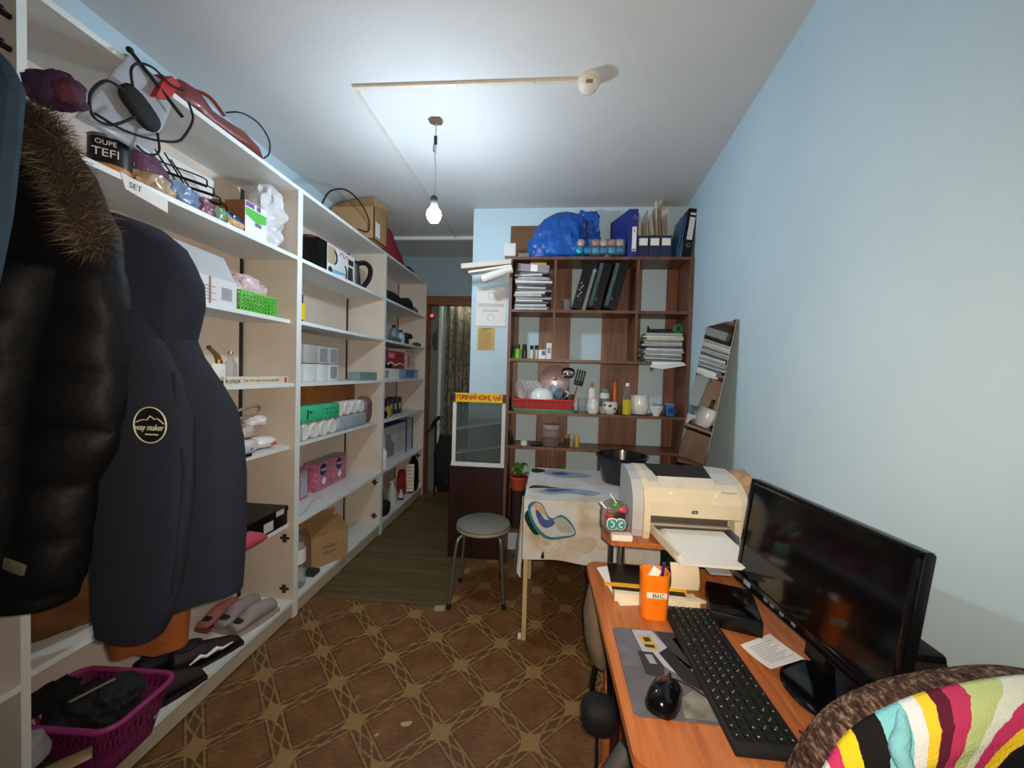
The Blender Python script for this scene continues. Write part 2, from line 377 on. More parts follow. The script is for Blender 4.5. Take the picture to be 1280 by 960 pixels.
part('divider', B().bx(.032, .05, BY0+.008, BY1-.006, .27, .87), bw, t, False); part('divider', B().bx(.6, .618, BY0+.008, BY1-.006, .27, .87), bw, t, False)
# back strips: brown boards with the wall showing between them
for x0, x1 in ((-.283, -.245), (-.085, .16), (.40, .69), (.875, .955)):
    part('back_board', B().bx(x0, x1, BY1-.006, BY1, .27, 2.25), wood_mat('bookcase_back', '#5a3a2b', '#795444', '#8f6853', 2, 4), t, False)
part('shelf_bracket', B().prism([(.70, BY0, 1.53), (.76, BY0, 1.53), (.76, BY0, 1.505), (.72, BY0, 1.46)], (0, .02, 0)), bw, t, False)
# dark cabinet with the glazed display case on it
t = thing('low_cabinet', 'dark wenge low cabinet standing beside the bookcase under the white framed case', 'cabinet', (-.517, 2.945, 0))
part('body', B().bx(-.727, -.308, 2.853, 3.04, .0, .69, .003), M['darkveneer'], t, False)
part('door', B().bx(-.725, -.31, 2.838, 2.853, .03, .685, .002), M['darkveneer'], t, False)
part('top_panel', B().bx(-.732, -.306, 2.836, 3.042, .69, .708, .002), M['darkveneer'], t, False)
t = thing('display_case', 'white framed glass case with a hot coffee sign on the dark cabinet', 'display case', (-.505, 2.93, .708))
wf = pm('#d3d8da', .4, var=.03)
part('frame', B().bx(-.712, -.685, 2.845, 2.87, .73, 1.235).bx(-.338, -.308, 2.845, 2.87, .73, 1.235).bx(-.715, -.306, 2.843, 2.875, .708, .738).bx(-.685, -.338, 2.845, 2.87, 1.215, 1.235), wf, t, False)
part('pane', B().bx(-.685, -.338, 2.855, 2.86, .738, 1.215), M['tint'], t, False)
part('side_pane', B().bx(-.710, -.706, 2.87, 3.03, .73, 1.2).bx(-.314, -.31, 2.87, 3.03, .73, 1.2), M['tint'], t, False)
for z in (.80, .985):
    part('reflection_slab', B().prism([(-.70, 2.88, z-.005), (-.32, 2.88, z+.065), (-.32, 3.02, z+.065), (-.70, 3.02, z-.005)], (0, 0, .006)), pm('#dfe9ea', .2, var=0), t, False, label='slanting slab modelled as a shelf reflected in the glass')  # slanting slabs imitate shelves mirrored in the pane, no real shelves here
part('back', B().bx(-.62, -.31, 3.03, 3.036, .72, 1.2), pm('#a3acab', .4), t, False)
for z in (.795, .98): part('reflected_edge', B().tube([(-.70, 2.868, z-.002), (-.32, 2.868, z+.068)], .005, 6), pm('#f2f6f6', .4, var=0), t)  # white tubes modelled as the bright lines of the reflection
s = part('sign', B().bx(-.70, -.318, 2.835, 2.845, 1.195, 1.262), M['yellow'], t, False)
part('sign_end', B().bx(-.712, -.69, 2.833, 2.846, 1.195, 1.258).bx(-.335, -.308, 2.833, 2.846, 1.195, 1.258), pm('#4a1f33', .5), s, False)
text('sign_lettering', 'ГОРЯЧИЙ КОФЕ, ЧАЙ', .045, (-.512, 2.834, 1.228), (1, 0, 0), (0, 0, 1), pm('#b01c18', .5, var=0), s, ext=.001, width=.34, bold=.0022)
lamp('doorway_fill', 'POINT', (-.95, 4.5, 2.52), 9, (1, .93, .82), shadow_soft_size=.06)  # added unseen light above the lintel, brightens the curtain and pale door edge
# notices on the back wall
t = thing('notice_sheet', 'white printed notice taped to the pale wall above the yellowed sheet', 'paper', (-.475, 3.048, 1.79))
part('sheet', B().grid(lambda u, v: (-.592+.238*u, 3.047-.004*math.sin(u*PI)-.003*v*v*0-.004*(1-v)**3, 1.79+.303*v), 6, 6), M['paper'], t, False)
b = B()
for zc in (2.03, 1.86):
    b.tube(arc((-.47, 3.041, zc), .028, .3, 2*PI-.3+.6, 20), .0018, 4)
    for k in range(3): b.bx(-.54, -.41, 3.0405, 3.0415, zc+.045+.008*k, zc+.047+.008*k)
for k in range(4): b.bx(-.575, -.37, 3.0405, 3.0415, 1.945+.007*k, 1.947+.007*k)
part('print', b, M['inkl'], t, False)
b2 = B().bx(-.577, -.437, 3.043, 3.047, 1.60, 1.778)
t = thing('notice_sheet', 'small yellowed form taped to the wall under the white notice', 'paper', (-.507, 3.048, 1.6))
part('sheet', b2, M['yellowpaper'], t, False)
b = B()
for k in range(14):
    x1 = -.45-.05*random.random(); b.bx(-.565, x1, 3.0415, 3.0425, 1.612+.011*k, 1.615+.011*k)
b.bx(-.55, -.46, 3.0415, 3.0425, 1.765, 1.772)
part('print', b, pm('#7a6440', .8), t, False)
# ================================================================== on the left shelving: top of the units
def ripple(p, amp, fr, seed=0):
    v = Vector(p); return amp*noise.noise(v*fr+Vector((seed, seed*2, seed*.7)))
def bagmesh(b, c, size, seed, sub=4, amp=.3, freq=2.6, flat=.8): return b.blob(c, size, seed, amp, freq, sub, flat)
def label_quad(b, o, r, u, n, x0, x1, y0, y1, t=.0012):
    o, r, u, n = Vector(o), Vector(r), Vector(u), Vector(n)
    return b.prism([o+r*x0+u*y0, o+r*x1+u*y0, o+r*x1+u*y1, o+r*x0+u*y1], n*t)
# grey plastic bag draped over the top edge
b = B(); pts = [(1.02, 2.12), (1.14, 2.10), (1.27, 2.12), (1.33, 2.34)]
def drape(u, v):
    y = (1.145-.135*max(0, (v-.18)/.82))*(1-u)+1.295*u
    if v < .18: x, z = -1.395-.12*(1-v/.18), 2.415+.004
    else:
        k = (v-.18)/.82; x = -1.388-.006*k; z = 2.419-k*(.29 if u < .75 else .29-.9*(u-.75))
    return (x+.012*abs(noise.noise(Vector((y*14, z*9, 1)))), y, z+(.01*noise.noise(Vector((u*6, v*4, 3))) if v > .2 else 0))
b.grid(drape, 18, 20)
o = solo('plastic_bag', b, pm('#a9adb6', .35, var=.08, trans=.15, bump=.3, bscale=20), 'grey plastic bag draped over the top edge of the shelving behind the black power adapter', 'bag')
sd = o.modifiers.new('thickness', 'SOLIDIFY'); sd.thickness = .002
# adapter with its cables
t = thing('power_adapter', 'black oval power adapter hanging from its looped cables by the grey bag', 'adapter', (-1.37, 1.17, 2.21))
bb = B().at((-1.365, 1.165, 2.255), rx=math.radians(-36)); bb.blob((0, 0, 0), (.019, .068, .040), 2, .05, 1.5, 3)
part('housing', bb, M['rubber'], t)
X = -1.355
def cab(*p): return [(X+.008*(i % 2), y, z) for i, (y, z) in enumerate(p)]
part('cable', B().tube(curve(cab((1.112, 2.272), (1.055, 2.262), (1.02, 2.20), (1.02, 2.135), (1.075, 2.145), (1.135, 2.208))), .0042, 6), M['rubber'], t)
part('cable', B().tube(curve(cab((1.135, 2.30), (1.122, 2.345), (1.15, 2.388), (1.19, 2.405), (1.26, 2.40), (1.30, 2.41))), .0038, 6), M['rubber'], t)
part('cable', B().tube(curve(cab((1.03, 2.15), (1.10, 2.145), (1.20, 2.175), (1.27, 2.21), (1.31, 2.255), (1.335, 2.33), (1.325, 2.385))), .0042, 6), M['rubber'], t)
part('cable', B().tube(curve(cab((1.212, 2.205), (1.21, 2.14), (1.18, 2.115), (1.14, 2.12))), .0036, 6), M['rubber'], t)
solo('black_rod', B().tube([(-1.385, 1.15, 2.432), (-1.352, 1.30, 2.315)], .006, 8).blob((-1.385, 1.15, 2.432), (.009, .009, .009), 1, 0), M['blackmat'], 'thin black rod leaning down over the shelf edge beside the red clip', 'rod')
t = thing('clip', 'red plastic clamp gripping the white shelf edge near the ceiling', 'clamp', (-1.38, 1.26, 2.34))
part('jaw', B().prism([(-1.392, 1.215, 2.33), (-1.392, 1.26, 2.35), (-1.392, 1.30, 2.43), (-1.392, 1.27, 2.44), (-1.392, 1.235, 2.39)], (.03, 0, 0)), M['red'], t, False)
part('jaw', B().bx(-1.44, -1.375, 1.245, 1.30, 2.4115, 2.43, .004), pm('#7e1c1e', .5), t)
# brown leather bag lying along the top
b = B(); b.loft([[(-1.45+.045*math.cos(a)*w, y, 2.4115+max(0, 1.3*h*(.5+.5*math.sin(a)))) for a in [2*PI*i/14 for i in range(14)]] for y, w, h in ((1.33, .3, .05), (1.37, 1, .075), (1.43, 1.1, .082), (1.50, .9, .055), (1.58, 1, .06), (1.66, 1.1, .068), (1.74, 1, .055), (1.79, .5, .035))])
t = thing('leather_bag', 'reddish brown leather bag lying on top of the shelving under the ceiling', 'bag', (-1.45, 1.55, 2.4115))
part('body', b, pm('#6d2d24', .35, var=.15, bump=.4, bscale=30, coat=.3), t)
part('strap', B().tube(curve([(-1.45, 1.37, 2.482), (-1.40, 1.45, 2.50), (-1.39, 1.52, 2.465)]), .007, 6), pm('#7d2a22', .4), t)
solo('cable_loop', B().tube(curve([(-1.41, 1.55, 2.50), (-1.40, 1.62, 2.545), (-1.40, 1.72, 2.565), (-1.40, 1.79, 2.53), (-1.405, 1.80, 2.47), (-1.40, 1.76, 2.424)]), .0036, 6), M['rubber'], 'thin black cable looping above the brown leather bag', 'cable')
# carton with open flaps on the second unit
t = thing('cardboard_box', 'open cardboard carton on top of the shelving beside the hanging bulb', 'box', (-1.53, 2.93, 2.4115))
cx0, cx1, cy0, cy1, cz = -1.70, -1.352, 2.83, 3.06, 2.652
bb = B().bx(cx0, cx1, cy0, cy0+.006, 2.4115, cz).bx(cx0, cx1, cy1-.006, cy1, 2.4115, cz).bx(cx0, cx0+.006, cy0, cy1, 2.4115, cz).bx(cx1-.006, cx1, cy0, cy1, 2.4115, cz).bx(cx0, cx1, cy0, cy1, 2.4115, 2.417)
part('body', bb, M['card'], t, False)
part('flap', B().prism([(cx0+.02, cy0, cz), (cx1, cy0, cz), (cx1-.002, cy0-.03, cz+.062), (cx0+.16, cy0-.03, cz+.03)], (0, .005, .002)), M['carddark'], t, False)
part('flap', B().prism([(cx1, cy0, cz), (cx1, cy1, cz), (cx1+.05, cy1-.04, cz+.045), (cx1-.003, cy0-.02, cz+.06)], (.004, 0, .003)), M['card'], t, False)
part('label', B().bx(cx1, cx1+.001, 2.86, 2.93, 2.44, 2.55), M['paper'], t, False)
solo('cable_hoop', B().tube(curve([(-1.42, 2.27, 2.43), (-1.385, 2.30, 2.52), (-1.37, 2.46, 2.60), (-1.37, 2.65, 2.60), (-1.37, 2.78, 2.53), (-1.38, 2.79, 2.45), (-1.39, 2.66, 2.42)]), .0055, 6), M['rubber'], 'black hose looping in front of the cardboard carton on the shelving', 'hose')
b = B(); b.loft([[(-1.47+.055*w*math.cos(a), y+.012*math.sin(3*a), 2.4115+max(0, h*(.45+.55*math.sin(a)))+.012*noise.noise(Vector((a*2, y*9, 0)))*(math.sin(a) > 0)) for a in [2*PI*i/16 for i in range(16)]] for y, w, h in ((3.20, .4, .12), (3.26, 1, .24), (3.33, 1.1, .27), (3.42, 1.1, .2), (3.55, 1.0, .12), (3.68, .5, .06))])
solo('red_cloth', b, pm('#8f2638', .8, var=.2, bump=.4, bscale=25), 'crumpled dark red cloth bundle on top of the farthest shelving', 'cloth')
solo('dark_bundle', B().blob((-1.49, 3.86, 2.44), (.06, .11, .04), 4, .3, 2, 3, .7), pm('#3a3436', .8), 'small dark bundle lying behind the red cloth on the farthest shelving', 'bundle')
# ------------------------------------------------------------------ first unit, shelf at 2.03
t = thing('paint_can', 'round paint can with a black lettered label on the upper shelf behind the fur hood', 'paint can', (-1.475, 1.165, 2.03))
part('body', B().lathe([(.052, 0), (.054, .004), (.052, .008), (.052, .118), (.054, .122)], (-1.475, 1.165, 2.03), 28), M['steel'], t)
part('label', B().lathe([(.0527, .03), (.0527, .112)], (-1.475, 1.165, 2.03), 28, False), pm('#121216', .35, var=.05), t)
part('label_band', B().lathe([(.0529, .012), (.0529, .03)], (-1.475, 1.165, 2.03), 28, False), pm('#b87a35', .4), t)
part('lid', B().lathe([(.050, .122), (.046, .119), (.0, .119)], (-1.475, 1.165, 2.03), 28), M['chrome'], t)
part('handle', B().tube(arc((-1.475, 1.165, 2.10), .057, -PI*.9, PI*.1-.2, 14, (.75, .66, 0), (.1, -.1, .6)), .0018, 5), M['steel'], t)
nv = Vector((.66, -.75, 0)); tv = Vector((.75, .66, 0))
oc = Vector((-1.475, 1.165, 2.03))+nv*.0545
text('lettering', 'OUPE', .022, oc+Vector((0, 0, .092)), tv, (0, 0, 1), M['paper'], t, width=.05)
text('lettering', 'TEFI', .036, oc+Vector((0, 0, .06)), tv, (0, 0, 1), M['paper'], t, width=.062)
t = thing('paper_label', 'torn white paper label stuck on the edge of the upper shelf below the paint can', 'label', (-1.394, 1.21, 1.96))
part('sheet', B().prism([(-1.395, 1.13, 2.035), (-1.395, 1.145, 1.985), (-1.395, 1.285, 1.965), (-1.395, 1.285, 2.012), (-1.395, 1.19, 2.022)], (.001, 0, 0)), M['paper'], t, False)
text('lettering', 'SET', .026, (-1.3935, 1.175, 2.004), (0, 1, 0), (0, 0, 1), M['ink'], t)
# folded wire rack and the white board behind it
solo('white_board', B().at((-1.60, 1.52, 2.03), ry=.12).bx(-.006, .006, -.14, .14, 0, .24, .004), M['white'], 'white plastic board standing behind the black wire rack', 'board')
t = thing('wire_rack', 'folded black wire rack standing on edge on the upper shelf', 'rack', (-1.5, 1.5, 2.03))
for k in range(5):
    x = -1.53+.012*k; y0 = 1.36+.022*k; dz = -.03*k
    part('wire_loop', B().tube(curve([(x, y0, 2.20+dz), (x, y0+.20, 2.235+dz), (x, y0+.225, 2.222+dz), (x, y0+.222, 2.205+dz), (x, y0+.20, 2.20+dz), (x, y0, 2.165+dz)], 4), .0034, 6), M['black'], t)
part('crossbar', B().tube([(-1.535, 1.35, 2.255), (-1.46, 1.47, 2.04)], .003, 6), M['black'], t); part('crossbar', B().tube([(-1.535, 1.40, 2.25), (-1.46, 1.50, 2.04)], .003, 6), M['black'], t)
part('crossbar', B().tube([(-1.54, 1.43, 2.24), (-1.47, 1.56, 2.032)], .003, 6), M['black'], t)
BG = [('purple and clear plastic bag heaped behind the paint can', '#5a2c4d', (-1.55, 1.30, 2.095), (.08, .075, .065), 1), ('tan paper packet lying beside the paint can on the upper shelf', '#b39a7c', (-1.455, 1.275, 2.05), (.05, .055, .026), 2),
      ('blue and clear crinkled bag lying below the wire rack', '#6d86ad', (-1.455, 1.385, 2.056), (.045, .06, .034), 3), ('mauve crinkled bag below the middle of the wire rack', '#7a4256', (-1.455, 1.475, 2.05), (.04, .045, .027), 4),
      ('green and clear crinkled packet lying beside the mauve bag', '#6f9a78', (-1.45, 1.545, 2.05), (.04, .042, .026), 5), ('dark blue packet lying beside the carton end', '#2b3f63', (-1.455, 1.625, 2.052), (.04, .045, .028), 6), ('small tan pouch at the shelf edge before the dark blue packet', '#c3a37c', (-1.412, 1.60, 2.04), (.018, .042, .014), 7)]
for lab, c, p, s, sd in BG:
    s = (s[0], s[1]*1.12, s[2]*1.45)
    bb = B().blob(p, s, sd, .3, 2.4, 3, .8); mz = min(v.co.z for v in bb.bm.verts); bb.bm.transform(Matrix.Translation((0, 0, 2.0302-mz)))
    solo('plastic_packet', bb, pm(c, .18, var=.22, scale=30, bump=.7, bscale=35, coat=.4), lab, 'packet', 'packets and bags on the upper shelf')
t = thing('brown_carton', 'low brown carton with a green top behind the white and green box', 'box', (-1.60, 1.72, 2.03))
part('body', B().bx(-1.68, -1.53, 1.64, 1.78, 2.03, 2.17), M['carddark'], t, False); part('top', B().bx(-1.682, -1.528, 1.638, 1.782, 2.17, 2.176), pm('#4a6a33', .6), t, False)
t = thing('white_green_box', 'white box with a green and purple printed front on the upper shelf', 'box', (-1.465, 1.735, 2.03))
part('body', B().bx(-1.515, -1.415, 1.665, 1.80, 2.03, 2.185), pm('#e2e8e4', .4), t, False)
part('green_print', B().prism([(-1.415, 1.668, 2.155), (-1.415, 1.797, 2.155), (-1.415, 1.797, 2.115), (-1.415, 1.74, 2.098), (-1.415, 1.668, 2.12)], (.001, 0, 0)), pm('#58b847', .4), t, False)
part('purple_print', B().bx(-1.415, -1.414, 1.668, 1.72, 2.16, 2.182).bx(-1.415, -1.414, 1.735, 1.76, 2.16, 2.182).bx(-1.415, -1.414, 1.725, 1.765, 2.085, 2.10), pm('#7a4a97', .5), t, False, stuff=True)
part('side_print', B().bx(-1.515, -1.415, 1.664, 1.665, 2.03, 2.185), pm('#8a5a35', .6), t, False)
b = B(); rg = []
for k in range(26):
    v = k/25; z = 2.0305+.345*v; w = .55+.45*math.sin(PI*(.15+.75*v)); w *= 1 if v < .9 else (1-v)*7+.3; cy = .01+.05*v
    rg.append([(-1.50+.075*w*math.cos(a)*(1+.55*noise.noise(Vector((math.cos(a)*2, math.sin(a)*2, v*5)))), 1.865+cy+.085*w*math.sin(a)*(1+.5*noise.noise(Vector((math.cos(a)*3, math.sin(a)*3, v*7+4)))), z) for a in [2*PI*i/40 for i in range(40)]])
b.loft(rg)
solo('plastic_bag', b, M['bagw'], 'crumpled white plastic bag stuffed at the right end of the upper shelf', 'bag')
# shelf at 1.68
t = thing('white_printed_box', 'white printed parcel box with a grey lid on the shelf beside the green basket', 'box', (-1.57, 1.54, 1.68))
part('body', B().bx(-1.69, -1.46, 1.385, 1.672, 1.68, 1.80), pm('#d5d6da', .6, var=.03), t, False)
part('lid', B().prism([(-1.47, 1.385, 1.80), (-1.47, 1.672, 1.80), (-1.53, 1.672, 1.915), (-1.53, 1.385, 1.925)], (.004, 0, .002)), pm('#b9bcc2', .6, var=.05), t, False)
bb = B()
for k in range(5): bb.bx(-1.46, -1.459, 1.43+.01*(k % 3), 1.56-.02*(k % 2), 1.70+.014*k, 1.704+.014*k)
bb.bx(-1.46, -1.459, 1.59, 1.645, 1.71, 1.765)
part('print', bb, M['inkl'], t, False, stuff=True); part('tape', B().bx(-1.46, -1.4585, 1.525, 1.535, 1.68, 1.80), pm('#9b7a58', .4), t, False)
solo('brown_folder', B().at((-1.60, 1.31, 1.68), rz=.1).bx(-.08, .10, -.02, .02, 0, .21), pm('#8a5a30', .7), 'brown cardboard folder standing behind the navy coat shoulder', 'folder')
# green basket
t = thing('plastic_basket', 'bright green perforated plastic basket on the left shelving', 'basket', (-1.53, 1.79, 1.68))
gx0, gx1, gy0, gy1, gz0, gz1 = -1.63, -1.455, 1.69, 1.925, 1.6805, 1.775
gm = pm('#62d04a', .4, var=.03)
def lattice(b, axis, fix, a0, a1, z0, z1, na, nz, th=.003):
    for i in range(na+1):
        a = a0+(a1-a0)*i/na
        (b.bx(fix-th/2, fix+th/2, a-.004, a+.004, z0, z1) if axis == 'x' else b.bx(a-.004, a+.004, fix-th/2, fix+th/2, z0, z1))
    for j in range(nz+1):
        z = z0+(z1-z0)*j/nz; h = .004
        (b.bx(fix-th/2, fix+th/2, a0, a1, z-h, z+h) if axis == 'x' else b.bx(a0, a1, fix-th/2, fix+th/2, z-h, z+h))
    return b
for nm, ax, fx, a0, a1, na in (('front_wall', 'x', gx1, gy0, gy1, 11), ('back_wall', 'x', gx0, gy0, gy1, 11), ('end_wall', 'y', gy0, gx0, gx1, 9), ('end_wall', 'y', gy1, gx0, gx1, 9)):
    part(nm, lattice(B(), ax, fx, a0, a1, gz0+.004, gz1, na, 5), gm, t, False)
part('base', B().bx(gx0, gx1, gy0, gy1, gz0, gz0+.003), gm, t, False)
part('rim', B().tube([(gx0, gy0, gz1), (gx1, gy0, gz1), (gx1, gy1, gz1), (gx0, gy1, gz1)], .005, 6, True), gm, t)
solo('plastic_bag', B().blob((-1.54, 1.80, 1.79), (.075, .105, .072), 9, .25, 2.4, 4), pm('#e3cfd2', .25, trans=.25, var=.12, bump=.5), 'pink and white bag filling the green basket', 'bag')
# shelf at 1.33
t = thing('curved_tap', 'old brass curved spout standing on the shelf behind the price strip', 'tap', (-1.55, 1.69, 1.33))
part('spout', B().tube(curve([(-1.57, 1.70, 1.345), (-1.57, 1.70, 1.42), (-1.57, 1.685, 1.462), (-1.55, 1.64, 1.485), (-1.53, 1.60, 1.498)]), [.016, .016, .016, .016, .016, .016, .015, .015, .015, .014, .014, .013, .013, .012, .012, .011, .011, .01, .01, .01, .01, .01, .01, .01, .01][:25], 10), M['brass'], t)
part('base', B().lathe([(.028, 0), (.03, .006), (.02, .014)], (-1.57, 1.70, 1.33), 18), M['steel'], t)
t = thing('glass_bottle', 'small clear glass bottle beside the curved brass spout', 'bottle', (-1.57, 1.765, 1.33))
part('body', B().lathe([(.0, 0), (.026, 0), (.028, .006), (.028, .09), (.013, .118), (.011, .145), (.013, .147)], (-1.57, 1.765, 1.33), 18, False), M['clear'], t); part('cap', B().lathe([(.013, .147), (.013, .158), (.0, .159)], (-1.57, 1.765, 1.33), 14), M['chrome'], t)
solo('white_carton', B().bx(-1.54, -1.47, 1.555, 1.625, 1.33, 1.425, .002), M['paper'], 'small plain white carton half behind the navy coat on the price strip shelf', 'box')
solo('black_cable_clip', B().bx(-1.425, -1.40, 1.495, 1.54, 1.33, 1.352, .004), M['black'], 'small black clip on the shelf edge at the left end of the price strip', 'clip')
t = thing('price_strip', 'long cream lettered strip standing on the shelf edge beside the navy coat', 'strip', (-1.41, 1.76, 1.33))
part('strip', B().bx(-1.425, -1.41, 1.55, 1.965, 1.3302, 1.368), pm('#ddd6c4', .5), t, False)
text('lettering', 'kotex', .036, (-1.4095, 1.60, 1.349), (0, 1, 0), (0, 0, 1), M['ink'], t)
text('lettering', 'Так что ваш план клевый!', .018, (-1.4095, 1.775, 1.349), (0, 1, 0), (0, 0, 1), pm('#77736c', .6), t, width=.24)
part('red_mark', B().lathe([(.012, 0), (.012, .0008)], (0, 0, 0), 14).at() if False else B().bx(-1.41, -1.4095, 1.938, 1.955, 1.335, 1.362, .0002, 1), M['red'], t)
# shelf at .98: sanitary pads
PK = [((-1.52, 1.77, 1.018), (.07, .09, .034), .25, '#d9d3d0', 'white plastic pack with maroon stripes lying lowest on the pads shelf'), ((-1.53, 1.90, 1.015), (.07, .075, .03), -.2, '#e6e2e2', 'clear and white pack with a pink corner at the right of the pads shelf'),
      ((-1.55, 1.80, 1.085), (.06, .10, .035), .5, '#cbbdb2', 'beige wrapped pack on top of the white packs'), ((-1.555, 1.90, 1.13), (.055, .075, .03), .9, '#e3dcdc', 'white pack with dark stripes, topmost of the pads pile'), ((-1.47, 1.705, 1.01), (.035, .05, .026), 0, '#c9ced3', 'small clear wrapped pack at the left end of the pads pile')]
for i, (p, s, rz, c, lab) in enumerate(PK):
    t = thing('sanitary_pack', lab, 'packet', p, rz, 'sanitary packs heaped on the shelf')
    bb = B().blob((0, 0, 0), s, i+20, .16, 2.2, 3, .85)
    part('pack', bb, pm(c, .3, var=.1, bump=.5, bscale=30, coat=.2), t, world=False)
    if i in (0, 3):
        for k in range(2): part('stripe', B().tube([(s[0]*(.92-.02*k), -.03+.02*k, -s[2]*.5), (s[0]*(.82), .0+.02*k, s[2]*.55), (s[0]*.3, .02+.02*k, s[2]*.98)], .003, 5), pm('#5b2230', .5), t, world=False)
    if i == 1: part('corner', B().blob((s[0]*.72, s[1]*.55, -.008), (.02, .02, .012), 2, .1), M['pink'], t, world=False)
solo('cord_handle', B().tube(curve([(-1.44, 1.66, 1.205), (-1.43, 1.76, 1.225), (-1.44, 1.80, 1.205), (-1.45, 1.77, 1.175), (-1.45, 1.66, 1.17)], 5, True), .007, 6), pm('#8d8074', .5), 'thick grey-brown cord loop lying over the pads pile', 'cord')
solo('dark_clip', B().bx(-1.445, -1.425, 1.66, 1.735, .9802, .993, .002), M['black'], 'short black strip at the shelf edge below the pads', 'strip')
# shelf at .54
t = thing('black_box', 'flat black shoe box with two white end labels on the low shelf', 'box', (-1.57, 1.82, .54))
part('body', B().bx(-1.70, -1.432, 1.61, 2.005, .5405, .615, .002), M['black'], t, False)
part('lid', B().bx(-1.703, -1.428, 1.607, 2.008, .615, .645, .002), M['black'], t, False)
part('label', B().bx(-1.432, -1.4305, 1.825, 1.893, .553, .603), M['paperg'], t, False); part('label', B().bx(-1.428, -1.4268, 1.91, 1.97, .612, .64), M['paperg'], t, False)
b = B(); b.loft([[(-1.405+.04*math.cos(a)*w, y, .5405+max(0, h*(.5+.5*math.sin(a)))) for a in [2*PI*i/12 for i in range(12)]] for y, w, h in ((1.45, .4, .05), (1.5, .9, .09), (1.6, .8, .10), (1.7, .75, .085), (1.77, .6, .05), (1.81, .2, .02))])
solo('pink_cloth', b, M['pink'], 'folded coral pink cloth lying before the black shoe box', 'cloth')
# bottom shelf: shoes, basket, jar
def shoe(name, label, loc, rz, L, Wd, Hh, col, sole, strap=None, low=False, refl=False):
    t = thing(name, label, 'shoe', loc, rz)
    def sec(u):
        wdt = Wd*(.62+.38*math.sin(PI*min(1, .25+u*.85)))*(1 if u < .9 else .8); return wdt
    part('sole', B().loft([[(-L/2+L*u, s*sec(u)/2*q, z) for s, z, q in ((-1, 0, .95), (1, 0, .95), (1, .018, 1), (-1, .018, 1))] for u in (0.02, .1, .25, .45, .65, .82, .94, 1.0)]), sole, t, world=False)
    rings = []
    for u in (0.02, .08, .2, .35, .5, .62, .75, .88, .97):
        h = Hh*(1 if u < .25 else (1-.15*(u-.25)/.25 if u < .5 else max(.42, .85-1.0*(u-.5))))
        if low: h = Hh*(.45 if u < .35 else .95-.5*max(0, u-.6))
        if u > .93: h *= .7
        wq = sec(u)*.95
        rings.append([(-L/2+L*u, wq/2*math.cos(a)*(1 if math.sin(a) < .3 else .86), .016+h*(.5+.5*math.sin(a))) for a in [2*PI*i/14-PI/2 for i in range(14)]])
    o_ = part('upper', B().loft(rings), col, t, 'full', world=False); sb = o_.modifiers.new('smooth', 'SUBSURF'); sb.levels = sb.render_levels = 2
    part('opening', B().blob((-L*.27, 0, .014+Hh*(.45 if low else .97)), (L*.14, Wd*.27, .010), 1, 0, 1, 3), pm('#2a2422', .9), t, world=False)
    if refl:
        part('reflective_strip', B().tube([(-L/2+L*u, -sec(u)*.475-.002, .016+Hh*f) for u, f in ((.22, .30), (.36, .52), (.44, .36), (.58, .50), (.66, .34), (.82, .36))], [.002, .008, .006, .009, .006, .002], 6), pm('#f6f6f8', .5, 0, var=0), t, world=False, label='shiny white strip')
    if strap: part('strap', B().tube(arc((L*.0, 0, .02), Wd*.47, .1, PI-.1, 10, (0, 1, 0), (0.1, 0, 1.1)), .012, 6), strap, t, world=False)
    return t
shoe('sneaker', 'black and maroon sneaker with a shiny reflective strip on the bottom shelf', (-1.475, 1.545, .1055), math.radians(60), .27, .10, .085, pm('#1c1216', .6, var=.2), pm('#120e10', .6), refl=True)
shoe('sneaker', 'dark sneaker behind the one with the reflective strip', (-1.60, 1.50, .1055), math.radians(75), .26, .10, .08, pm('#171318', .6, var=.2), pm('#120e10', .6))
shoe('boot', 'dark brown suede boot lying beside the magenta basket', (-1.455, 1.345, .1055), math.radians(62), .25, .10, .10, pm('#2e211c', .8, var=.2), pm('#17100e', .7))
shoe('slipper', 'grey slipper nearest the right end of the bottom shelf', (-1.455, 1.80, .1055), math.radians(72), .24, .095, .09, pm('#9a8e89', .8, var=.12), pm('#a79b95', .7), low=True)
shoe('slipper', 'grey slipper behind the rightmost grey slipper', (-1.555, 1.82, .1055), math.radians(80), .24, .095, .09, pm('#93878a', .8, var=.12), pm('#9c918c', .7), low=True)
shoe('sandal', 'dusty pink sandal with a dark strap standing at the back of the bottom shelf', (-1.645, 1.80, .1055), math.radians(85), .22, .085, .075, pm('#a76e66', .7, var=.1), pm('#7a3d44', .6), strap=pm('#4a1522', .5), low=True)
# magenta laundry basket with dark woollens
t = thing('laundry_basket', 'magenta perforated plastic basket full of dark clothes at the lower left', 'basket', (-1.497, 1.135, .1055), math.radians(3))
def rr(x, y, r, n=6):
    return [(sx*(x-r)+r*math.cos(a), sy*(y-r)+r*math.sin(a)) for sx, sy, a0 in ((1, 1, 0), (-1, 1, PI/2), (-1, -1, PI), (1, -1, 1.5*PI)) for a in [a0+PI/2*i/n for i in range(n+1)]]
bot = rr(.14, .085, .035); top = rr(.185, .118, .05); n = len(bot); hh = .175
mgt = pm('#80285f', .45, var=.06)
part('base', B().prism([(x, y, 0) for x, y in bot], (0, 0, .004)), mgt, t, world=False)
bb = B()
for i in range(n):
    a, c = Vector((*bot[i], .002)), Vector((*top[i], hh))
    d = Vector((*bot[(i+1) % n], .002)); e = Vector((*top[(i+1) % n], hh)); L = (c-e).length; k = max(1, int(L/.022))
    for j in range(k):
        p, q = a.lerp(d, j/k), c.lerp(e, j/k); p2, q2 = a.lerp(d, (j+.62)/k), c.lerp(e, (j+.62)/k); bb.quad(p, p2, q2, q)
